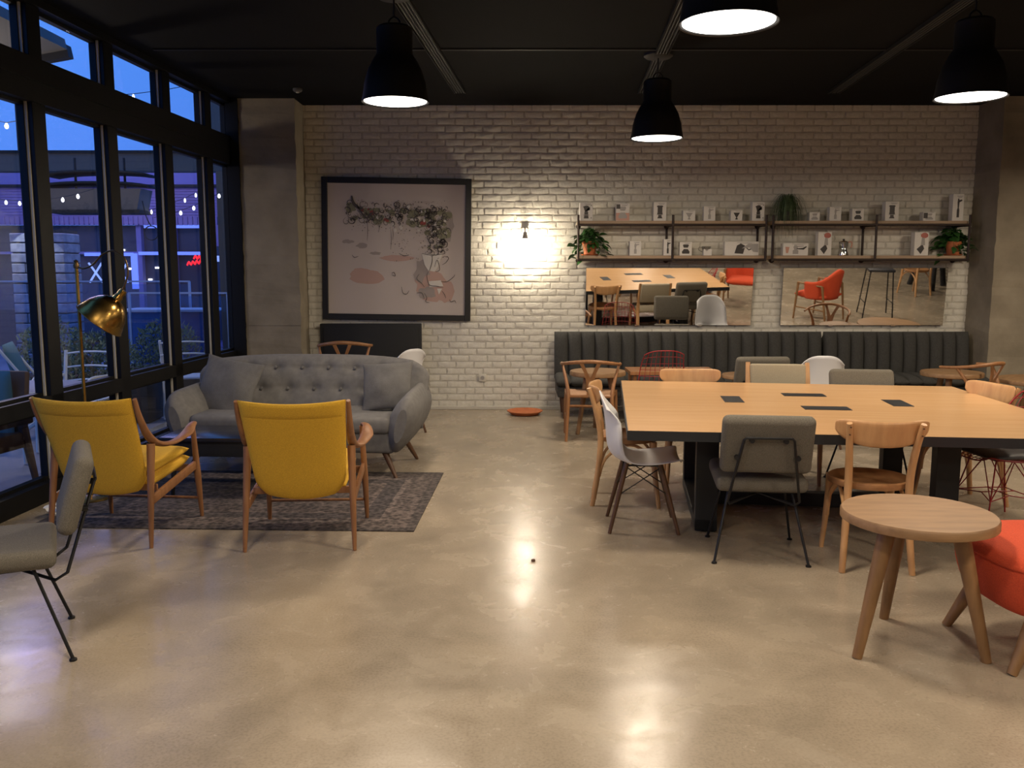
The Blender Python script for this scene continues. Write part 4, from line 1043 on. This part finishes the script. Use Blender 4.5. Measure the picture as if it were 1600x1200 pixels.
def tl(x, y):
    a = R(TA); dx, dy = x * 1.0432 - 1.929, y * 1.0432 - 5.546; return (dx * math.cos(a) + dy * math.sin(a), -dx * math.sin(a) + dy * math.cos(a))
for (x, y, w_, d_) in ((1.398, 5.55, .125, .28), (1.915, 5.745, .28, .14), (1.865, 5.181, .28, .14), (2.375, 5.385, .125, .28)):
    lx, ly = tl(x, y)
    o = B().box((lx, ly, .7162), (w_, d_, .0030), bev=.001).build('cable_flap', M_table_black, t, False)
    n = 2
    if w_ > d_: B().box((lx, ly - d_ * .38, .7180), (w_ * .96, .006, .001)).build('flap_hinge', M_black, o, False)
    else: B().box((lx - w_ * .38, ly, .7180), (.006, d_ * .96, .001)).build('flap_hinge', M_black, o, False)

# side tables ------------------------------------------------------------
def round_table(label, loc, rz, D_, z, th, feet, lr=(.030, .019), m=M_stool, ml=M_stoolleg, nm='side_table'):
    t = thing(nm, label, 'table', loc, rz)
    rr = D_ / 2
    B().lathe([(0, z - th), (rr - .014, z - th), (rr, z - th + .006), (rr, z - .008), (rr - .006, z), (0, z)], 56, cap=False).build('table_top', m, t)
    for fx, fy in feet:
        d = V((fx, fy, 0)).length; k = min(.55, (rr - .06) / d)
        B().tube([(fx * k, fy * k, z - th + .002), (fx, fy, 0)], lr, 16, 1).build('leg', ml, t)
    return t
cx, cy = 1.675, 3.545
round_table('round solid oak side table with three tapered legs nearest the camera', (cx, cy, 0), 0, .605, .575, .042, [(1.401 - cx, 3.417 - cy), (1.905 - cx, 3.375 - cy), (1.683 - cx, 3.83 - cy)], (.036, .020))
f3 = [(-.2, -.14), (.2, -.14), (0, .22)]
round_table('small round wooden table before the wishbone chair nearest the wall lamp', (.83, 8.50, 0), 0, .54, .60, .045, f3)
round_table('small round wooden table near the concrete pier beside the bench', (4.22, 8.42, 0), 20, .56, .60, .045, f3)
round_table('round wooden table half out of view by the pier', (4.95, 8.15, 0), 50, .80, .56, .04, f3)
round_table('small round wooden table by the bench, mostly hidden behind the grey chair', (2.28, 8.55, 0), 60, .46, .56, .04, [(-.15, -.1), (.15, -.1), (0, .17)])
t = thing('bench_table', 'rectangular brown wooden table in front of the bench by the red wire chair', 'table', (1.585, 8.78, 0))
B().box((0, 0, .565), (.86, .44, .035), bev=.003).build('table_top', M_wish, t, False)
for sx in (-.38, .38):
    for sy in (-.17, .17): B().tube([(sx, sy, .55), (sx, sy, 0)], [.022, .015], 10, 1).build('leg', M_wish, t)

# orange lounge chair ------------------------------------------------------
t = thing('lounge_chair', 'orange-red upholstered low chair at the right edge by the side table', 'armchair', (2.27, 3.52, 0), 92)
def oc(u, v):
    a = 2 * PI * u; c_, s_ = math.cos(a), math.sin(a); k = .60
    x = .34 * (abs(c_) ** k) * (1 if c_ > 0 else -1); y = .36 * (abs(s_) ** k) * (1 if s_ > 0 else -1)
    prof = spline([(.0, .215, 0), (.72, .215, 0), (.90, .235, 0), (.99, .33, 0), (1.0, .395, 0), (.965, .42, 0)], 3); j = v * (len(prof) - 1); i = min(int(j), len(prof) - 2); q = prof[i].lerp(prof[i + 1], j - i)
    return V((x * q.x, y * q.x, q.y))
B().grid(oc, 48, 16, True).build('seat_body', M_orange, t, True, 70)
def oc2(u, v):
    a = 2 * PI * u; c_, s_ = math.cos(a), math.sin(a); k = .60
    x = .345 * (abs(c_) ** k) * (1 if c_ > 0 else -1); y = .365 * (abs(s_) ** k) * (1 if s_ > 0 else -1)
    prof = spline([(.97, .405, 0), (1.0, .413, 0), (.985, .43, 0), (.9, .458, 0), (.6, .472, 0), (0, .476, 0)], 3); j = v * (len(prof) - 1); i = min(int(j), len(prof) - 2); q = prof[i].lerp(prof[i + 1], j - i)
    return V((x * q.x, y * q.x, q.y))
B().grid(oc2, 48, 16, True).build('seat_cushion', M_orange, t, True, 70)
B().tube([(V(oc2(u / 48, 0)) + V((0, 0, .004))) for u in range(49)], .005, 6, 1, closed=True).build('piping', M_orange, t)
B().pad(lambda u, v: (u * (.33 - .04 * max(0, v)), -.36 - .05 * (v + 1) + .05 * u * u, .60 + v * .22), (0, -1, .2), .055, 16, 14, 4).build('backrest', M_orange, t, True, 80)
for sx in (-1, 1):
    for sy in (-1, 1): B().tube([(sx * .205, sy * .23, .225), (sx * .245, sy * .335, 0)], [.033, .019], 14, 1).build('leg', M_stoolleg, t)

# red armchairs and stool that only the mirrors show ----------------------------
def red_armchair(label, loc, rz):
    t = thing('tub_armchair', label, 'armchair', loc, rz, 'red tub armchairs across the room')
    def tb(u, v):
        a = R(-28 - 304 * u) ; k = 1 - .12 * v
        h = .44 + (.18 + .20 * math.exp(-((u - .5) / .2) ** 2)) * v
        return V((.30 * math.cos(a) * (.92 + .13 * v), .27 * math.sin(a) * (.92 + .2 * v) * -1 * -1, h))
    def tb2(u, v):
        a = R(160 + 220 * u); h = .36 + v * (.26 + .22 * math.exp(-((u - .5) / .22) ** 2)); return V((.30 * math.cos(a) * (.9 + .12 * v), .28 * math.sin(a) * (.9 + .2 * v), h))
    o = B().grid(tb2, 28, 10).build('tub_back', M_orange, t, True, 80); solidify(o, .05)
    B().pad(lambda u, v: (u * .26, .03 + v * .27, .40), (0, 0, 1), .06, 14, 14, 5).build('seat_cushion', M_orange, t, True, 80)
    for s_ in (-1, 1):
        B().tube([(s_ * .29, .26, 0), (s_ * .30, .22, .60)], [.014, .02], 10, 1).build('front_leg', M_stoolleg, t)
        B().tube([(s_ * .27, -.30, 0), (s_ * .29, -.20, .58)], [.014, .02], 10, 1).build('rear_leg', M_stoolleg, t)
        B().tube([(s_ * .30, .23, .60), (s_ * .29, -.20, .58)], .016, 10, 1).build('arm_rail', M_stoolleg, t)
        B().tube([(s_ * .285, .25, .20), (s_ * .28, -.27, .20)], .012, 8, 1).build('stretcher', M_stoolleg, t)
    return t
ra = red_armchair('red tub armchair seen only in the mirror reflecting the big table', (4.02, 4.25, 0), 20)
dup(ra, 'red tub armchair seen only in the pier end mirror', (4.95, 5.45, 0), 140)
t = thing('bar_stool', 'tall black metal bar stool seen only in the pier end mirror', 'stool', (5.95, 5.25, 0), 10)
B().box((0, 0, .77), (.40, .40, .04), bev=.01).build('seat', M_pad, t)
for sx in (-1, 1):
    for sy in (-1, 1): B().tube([(sx * .17, sy * .17, .76), (sx * .23, sy * .23, 0)], .010, 8, 1).build('leg', M_black, t)
    B().tube([(sx * .215, -.215, .25), (sx * .215, .215, .25)], .008, 8, 1).build('footrest', M_black, t)
round_table('black pedestal table seen only in the pier end mirror', (7.9, 2.9, 0), 15, .9, .74, .03, [(-.3, -.25), (.3, -.25), (.0, .35)], (.05, .05), M_blackmat, M_blackmat, 'pedestal_table')

# ------------------------------------------------------------------ terrace and street beyond the windows
b = B(); b.box((-13.6, 10, -.06), (20, 40, .10)); struct('terrace_floor', b, M_pave)
# beam and posts of the terrace frame
t = thing('terrace_beam', 'wide grey fascia beam crossing outside the upper windows', 'beam', (-8.2, 12.0, 2.98))
B().box((0, 0, 0), (9.0, .25, .235)).build('fascia', M_outgrey, t, False)
B().box((0, -.13, .125), (9.0, .05, .035)).build('drip_edge', M_blackmat, t, False)
t = thing('timber_post', 'brown timber post outside the last window by the pillar', 'post', (-3.74, 11.8, 0))
B().box((0, 0, 1.42), (.20, .20, 2.84)).build('shaft', M_outpost, t, False)
B().box((0, 0, .04), (.26, .26, .08)).build('base_shoe', M_black, t, False)
t = thing('upper_screen', 'dark solid screen above the beam outside the last window', 'screen', (-3.86, 11.9, 3.1))
B().box((.08, 0, .55), (.42, .2, 1.1)).build('panel', M_outgrey, t, False)
B().box((-.23, 0, .34), (.03, .06, .55)).build('edge_strip', M_outgrey, t, False)
t = thing('upper_post', 'grey post rising above the beam outside the first window', 'post', (-6.34, 11.8, 3.1))
B().box((0, 0, .45), (.13, .13, .9)).build('shaft', M_outgrey, t, False)
t = thing('terrace_canopy', 'grey sloping canopy edge high outside the first windows', 'canopy', (-4.35, 9.0, 3.66)); t.rotation_euler = (0, R(-10), R(0))
B().box((-1.8, -1.6, .10), (3.6, 3.2, .10)).build('roof_panel', M_outgrey, t, False)
B().box((-1.8, .05, .04), (3.6, .10, .12)).build('gutter', M_blackmat, t, False)

# purple brick building
t = thing('shop_building', 'purple lit brick building with blue neon shopfront across the street', 'building', (-10.2, 18.3, 0))
B().box((0, 0, 3.02), (11.5, .3, 1.05)).build('brick_storey', M_facade, t, False)
B().box((0, -.16, 3.39), (11.5, .1, .28)).build('fascia_band', M_facade2, t, False)
B().box((0, -.19, 3.25), (11.5, .1, .05)).build('dark_cornice', M_blackmat, t, False)
b = B(); n = 0
for k in range(110):
    b.box((-5.6 + k * .1, -.155, 2.56), (.07, .03, .17)); 
b.build('soldier_course', M_facade, t, False, kind='stuff')
b = B()
for k in range(9): b.box((0, -.153, 2.70 + k * .058), (11.4, .02, .040))
b.build('brick_course', M_facade, t, False, kind='stuff')
B().box((0, .1, 1.24), (11.5, .1, 2.48)).build('shop_glass', M_shop, t, False)
for x in (-5.6, -4.3, -2.9, -1.5, .5, 2.60, 3.3):
    B().box((x, -.02, 1.24), (.10, .14, 2.48)).build('shop_mullion', M_facade2, t, False)
B().box((0, -.03, 1.92), (9.2, .1, .05)).build('shop_transom', M_facade2, t, False)
B().box((4.55, -.10, 1.24), (1.10, .2, 2.48)).build('brick_pier', M_facade, t, False)
for x, z, wd in ((3.34, 2.45, 1.2), (3.24, 1.91, 1.28), (1.99, 1.89, .98)):
    B().box((x, -.12, z), (wd, .05, .065)).build('neon_strip', M_neon_b, t, False)
B().box((2.50, -.12, 1.55), (.12, .05, .72)).build('neon_upright', M_neon_b, t, False)
for x in (1.70, 2.22):
    for s_ in (-1, 1): B().box((x, -.12, 1.52), (.032, .03, .48), (0, s_ * R(34), 0)).build('neon_cross', M_neon_w, t, False)
b = B()
b.tube([(3.72 + k * .038, -.14, 1.83 + (.035 if k % 2 else -.035)) for k in range(7)], .018, 6, 4)
b.tube([(3.58 + k * .040, -.14, 1.70 + k * .006 + (.035 if k % 2 else -.035)) for k in range(9)], .018, 6, 4)
b.build('red_neon_script', M_neon_r, t)
B().box((4.26, -.24, 1.80), (.15, .06, .12), bev=.01).build('door_lamp', M_neon_w, t, False)
B().box((4.26, -.21, 1.1), (.26, .04, 1.9)).build('doorway', M_shop, t, False)
for x, z in ((2.6, 2.15), (2.22, 1.98), (2.35, 1.60), (2.9, 1.62), (2.75, 1.38), (-4.4, 1.7), (-4.1, 1.85)):
    B().box((x, .02, z), (.07, .03, .035)).build('shop_light', M_string, t, False)

# stone pillar built of blocks
t = thing('stone_pier', 'pale stone block pier lit from one side outside the second window', 'pier', (-7.93, 15.2, 0))
rnd = random.Random(2)
B().box((0, 0, 1.12), (.86, .5, 2.24)).build('core', M_soil, t, False)
for r_ in range(13):
    xs = [-.46, -.46 + rnd.uniform(.22, .34), .46 - rnd.uniform(.2, .32), .46]
    for a, c in zip(xs[:-1], xs[1:]):
        B().box(((a + c) / 2, -.01 + rnd.uniform(-.012, .012), .09 + r_ * .168), (c - a - .02, .56, .15), bev=.012, seg=1).build('stone', M_stone, t, False)
ld = bpy.data.lights.new('pier_light', 'SPOT'); ld.energy = 30; ld.color = (.75, .85, 1); ld.spot_size = R(70); lo = bpy.data.objects.new('pier_light', ld); C.objects.link(lo)
lo.location = (-8.1, 14.4, 2.5); lo.rotation_euler = (R(25), R(-8), 0)

# hanging heater box
t = thing('ceiling_heater', 'boxy grey brown terrace unit hanging outside between two windows', 'heater', (-5.02, 11.0, 2.30))
B().prism([(-.52, .0), (.50, .0), (.56, .26), (-.60, .26)], .35, Matrix.Translation((0, .17, -.02)) @ Matrix.Rotation(R(90), 4, 'X')).build('housing', M_heater, t, False)
B().box((-.02, -.0, -.03), (1.10, .38, .04)).build('base_tray', M_blackmat, t, False)
for z, x0, s_ in ((.31, 0, 1.3), (.44, .02, 1.25)):
    o = B().grid(lambda u, v: V((x0 + (u - .5) * s_, (v - .5) * .42, z - .04 * abs(2 * u - 1) ** 3)), 16, 4).build('curved_cover', M_blackmat, t, True, 80); solidify(o, .03)
for x in (-.3, .3): B().tube([(x, 0, .25), (x, 0, .62)], .015, 6, 1).build('hanger', M_black, t)
b = B(); b.tube([(.54, -.1, .1), (.58, -.1, -.1), (.63, -.1, -.2)], .006, 6)
b.tube([(.63 + .085 * math.cos(a * PI / 8), -.1 - .004 * (a % 3), -.285 + .085 * math.sin(a * PI / 8)) for a in range(36)], .007, 6, 1)
b.build('coiled_cable', M_wire, t)

# railings
def railing(x0, x1, y, z, label):
    t = thing('glass_railing', label, 'railing', ((x0 + x1) / 2, y, 0)); w_ = x1 - x0
    B().box((0, 0, z), (w_, .05, .022)).build('top_rail', M_neon_w if False else M_rail, t, False)
    n = max(2, int(w_ / 1.1))
    for k in range(n):
        B().box((-w_ / 2 + (k + .5) * w_ / n, 0, z / 2), (w_ / n - .05, .012, z - .08)).build('glass_panel', M_glass2, t, False)
    for k in range(n + 1): B().box((-w_ / 2 + k * w_ / n, .0, z / 2), (.03, .03, z)).build('upright', M_rail, t, False)
railing(-9.2, -4.72, 13.0, 1.405, 'higher glass railing with pale top rail at the terrace edge')
railing(-5.05, -3.75, 11.7, 1.268, 'lower glass railing with pale top rail near the brown post')

# planters with shrubs
def shrub(loc, label, seed, sx, sz, n=1500, planter=(1.3, .4, .42)):
    t = thing('planted_shrub', label, 'shrub', loc)
    B().box((0, 0, planter[2] / 2), planter, bev=.01).build('planter', M_soil, t)
    rnd = random.Random(seed); b = B()
    for k in range(n):
        a = rnd.uniform(0, 2 * PI); rr = rnd.random() ** .5; hh = rnd.random()
        p = V((sx * rr * math.cos(a) * (1 - .35 * hh), .22 * rr * math.sin(a), planter[2] - .03 + sz * hh * (1 - .35 * rr)))
        d = V((rnd.uniform(-1, 1), rnd.uniform(-1, 1), rnd.uniform(.2, 1.4))).normalized() * rnd.uniform(.03, .07); s_ = d.cross(V((rnd.uniform(-1, 1), rnd.uniform(-1, 1), .3))).normalized() * .010
        b.add([p - s_, p + s_, p + d + s_ * .3, p + d - s_ * .3], [(0, 1, 2, 3)])
    b.build('foliage', M_shrub, t, True, kind='stuff')
shrub((-5.05, 9.7, 0), 'grey green shrub in dark planter outside the first window', 1, .55, .72)
shrub((-4.30, 9.2, 0), 'grassy shrub in dark planter behind the brass lamp shade', 2, .50, .62, planter=(1.1, .4, .42))
shrub((-4.15, 10.6, 0), 'grey green shrub in dark planter outside the third window', 3, .52, .68, planter=(1.1, .4, .42))

# patio furniture
def patio_chair(label, loc, rz):
    t = thing('patio_chair', label, 'chair', loc, rz, 'white slatted patio chairs')
    for s_ in (-1, 1):
        B().tube([(s_ * .24, -.26, 0), (s_ * .235, -.22, .42), (s_ * .25, -.30, .84)], [.016, .018, .015], 8, 4).build('rear_leg', M_outwhite, t)
        B().tube([(s_ * .24, .22, 0), (s_ * .24, .20, .42)], .016, 8, 1).build('front_leg', M_outwhite, t)
        B().tube([(s_ * .25, -.25, .62), (s_ * .27, .0, .64), (s_ * .25, .21, .62), (s_ * .24, .2, .42)], .014, 8, 4).build('arm', M_outwhite, t)
    for k in range(3):
        z = .56 + k * .125; y = -.235 - (z - .42) * .17
        B().tube([(-.245, y, z), (-.1, y - .03, z + .015), (.1, y - .03, z + .015), (.245, y, z)], .022, 8, 4, up=(0, 1, 0), asp=.4).build('back_slat', M_outwhite, t)
    for k in range(5): B().box((0, -.18 + k * .09, .425), (.48, .07, .016)).build('seat_slat', M_outwhite, t, False)
    return t
pc = patio_chair('white slatted patio chair outside, behind the window end of the sofa', (-3.50, 9.52, 0), 15)
dup(pc, 'white slatted patio chair outside the first window, past the patio table', (-4.75, 7.6, 0), -150)
dup(pc, 'white slatted patio chair outside the second window, near the planter', (-3.85, 7.72, 0), 175)
t = thing('patio_table', 'patio table with lilac grey round top outside behind yellow armchair', 'table', (-3.78, 6.85, 0))
B().lathe([(0, .64), (.40, .64), (.42, .652), (.40, .665), (0, .665)], 40, cap=False).build('table_top', M_outtop, t)
B().tube([(.41 * math.cos(a * PI / 20), .41 * math.sin(a * PI / 20), .65) for a in range(41)], .014, 8, 1, closed=True).build('rim', M_outwhite, t)
for a in (40, 130, 220, 310): B().tube([(.33 * math.cos(R(a)), .33 * math.sin(R(a)), .64), (.30 * math.cos(R(a)), .30 * math.sin(R(a)), 0)], .016, 8, 1).build('leg', M_outwhite, t)
t = thing('deck_lounger', 'folded teal canvas chair outside beyond the white patio chairs', 'chair', (-4.5, 8.45, 0), -70)
B().pad(lambda u, v: (u * .26, -.2 + .10 * v * -1, .55 + v * .33), (0, 1, 0), .04, 10, 12, 4).build('backrest', M_outteal, t)
B().pad(lambda u, v: (u * .26, .03 + v * .25, .36), (0, 0, 1), .04, 10, 10, 4).build('seat', M_outteal, t)
for sx in (-1, 1):
    B().tube([(sx * .27, -.34, .86), (sx * .27, .25, 0)], .014, 8, 1).build('leg', M_outwhite, t); B().tube([(sx * .25, .25, .36), (sx * .25, -.25, 0)], .014, 8, 1).build('leg', M_outwhite, t)
t = thing('market_stall', 'blue canvas covered counter outside the third window', 'stall', (-4.75, 12.4, 0))
B().box((0, 0, .5), (1.1, .6, 1.0), bev=.02).build('canvas_skirt', M_outblue, t)
B().box((0, -.02, 1.02), (1.25, .7, .03)).build('counter_top', M_outwhite, t, False)
t = thing('terrace_armchair', 'dark brown armchair with teal cushion outside at the photo edge', 'armchair', (-3.78, 6.05, 0), 170)
B().box((0, -.02, .36), (.52, .50, .12), bev=.02).build('seat', M_outbrown, t)
B().box((0, -.25, .60), (.54, .06, .50), (R(8), 0, 0), bev=.02).build('backrest', M_outbrown, t)
B().pad(lambda u, v: (u * .22, -.17, .62 + v * .24), (0, 1, 0), .06, 10, 10, 3).build('cushion_pad', M_outteal, t)
for sx in (-1, 1):
    B().box((sx * .27, -.02, .50), (.06, .50, .05), bev=.01).build('arm', M_outbrown, t)
    for y in (-.26, .22): B().tube([(sx * .25, y * .85, .45), (sx * .27, y * 1.15, 0)], [.035, .022], 8, 1).build('leg', M_outbrown, t)

# string lights
def string(p0, p1, n, label, sag=.12, r=.018):
    t = thing('string_light', label, 'string light', p0)
    d = V(p1) - V(p0); pts = [V((0, 0, 0)) + d * (i / n) - V((0, 0, sag * 4 * (i / n) * (1 - i / n))) for i in range(n + 1)]
    B().tube(pts, .004, 4, 1).build('cord', M_wire, t)
    for i in range(1, n):
        B().lathe([(0, .0), (r * .5, -.008), (r, -.03), (r * .7, -.05), (0, -.058)], 8, Matrix.Translation(pts[i]), False).build('bulb', M_string, t)
string((-6.9, 11.4, 2.55), (-4.6, 9.9, 2.45), 9, 'lit string of bulbs sagging outside the first window')
string((-4.35, 10.9, 2.20), (-3.55, 11.4, 2.62), 6, 'short lit string of bulbs outside the last two windows', .05, .020)
string((-4.6, 11.1, 2.28), (-3.9, 11.5, 2.62), 6, 'faint second string of bulbs outside the fourth window', .04, .014)
string((-5.6, 9.0, 3.25), (-3.5, 7.9, 3.32), 5, 'string of few bulbs against the blue sky outside', .35, .020)
string((-4.0, 8.9, 3.25), (-3.2, 9.2, 3.42), 3, 'two bulbs against the sky in the fourth upper pane', .02, .014)
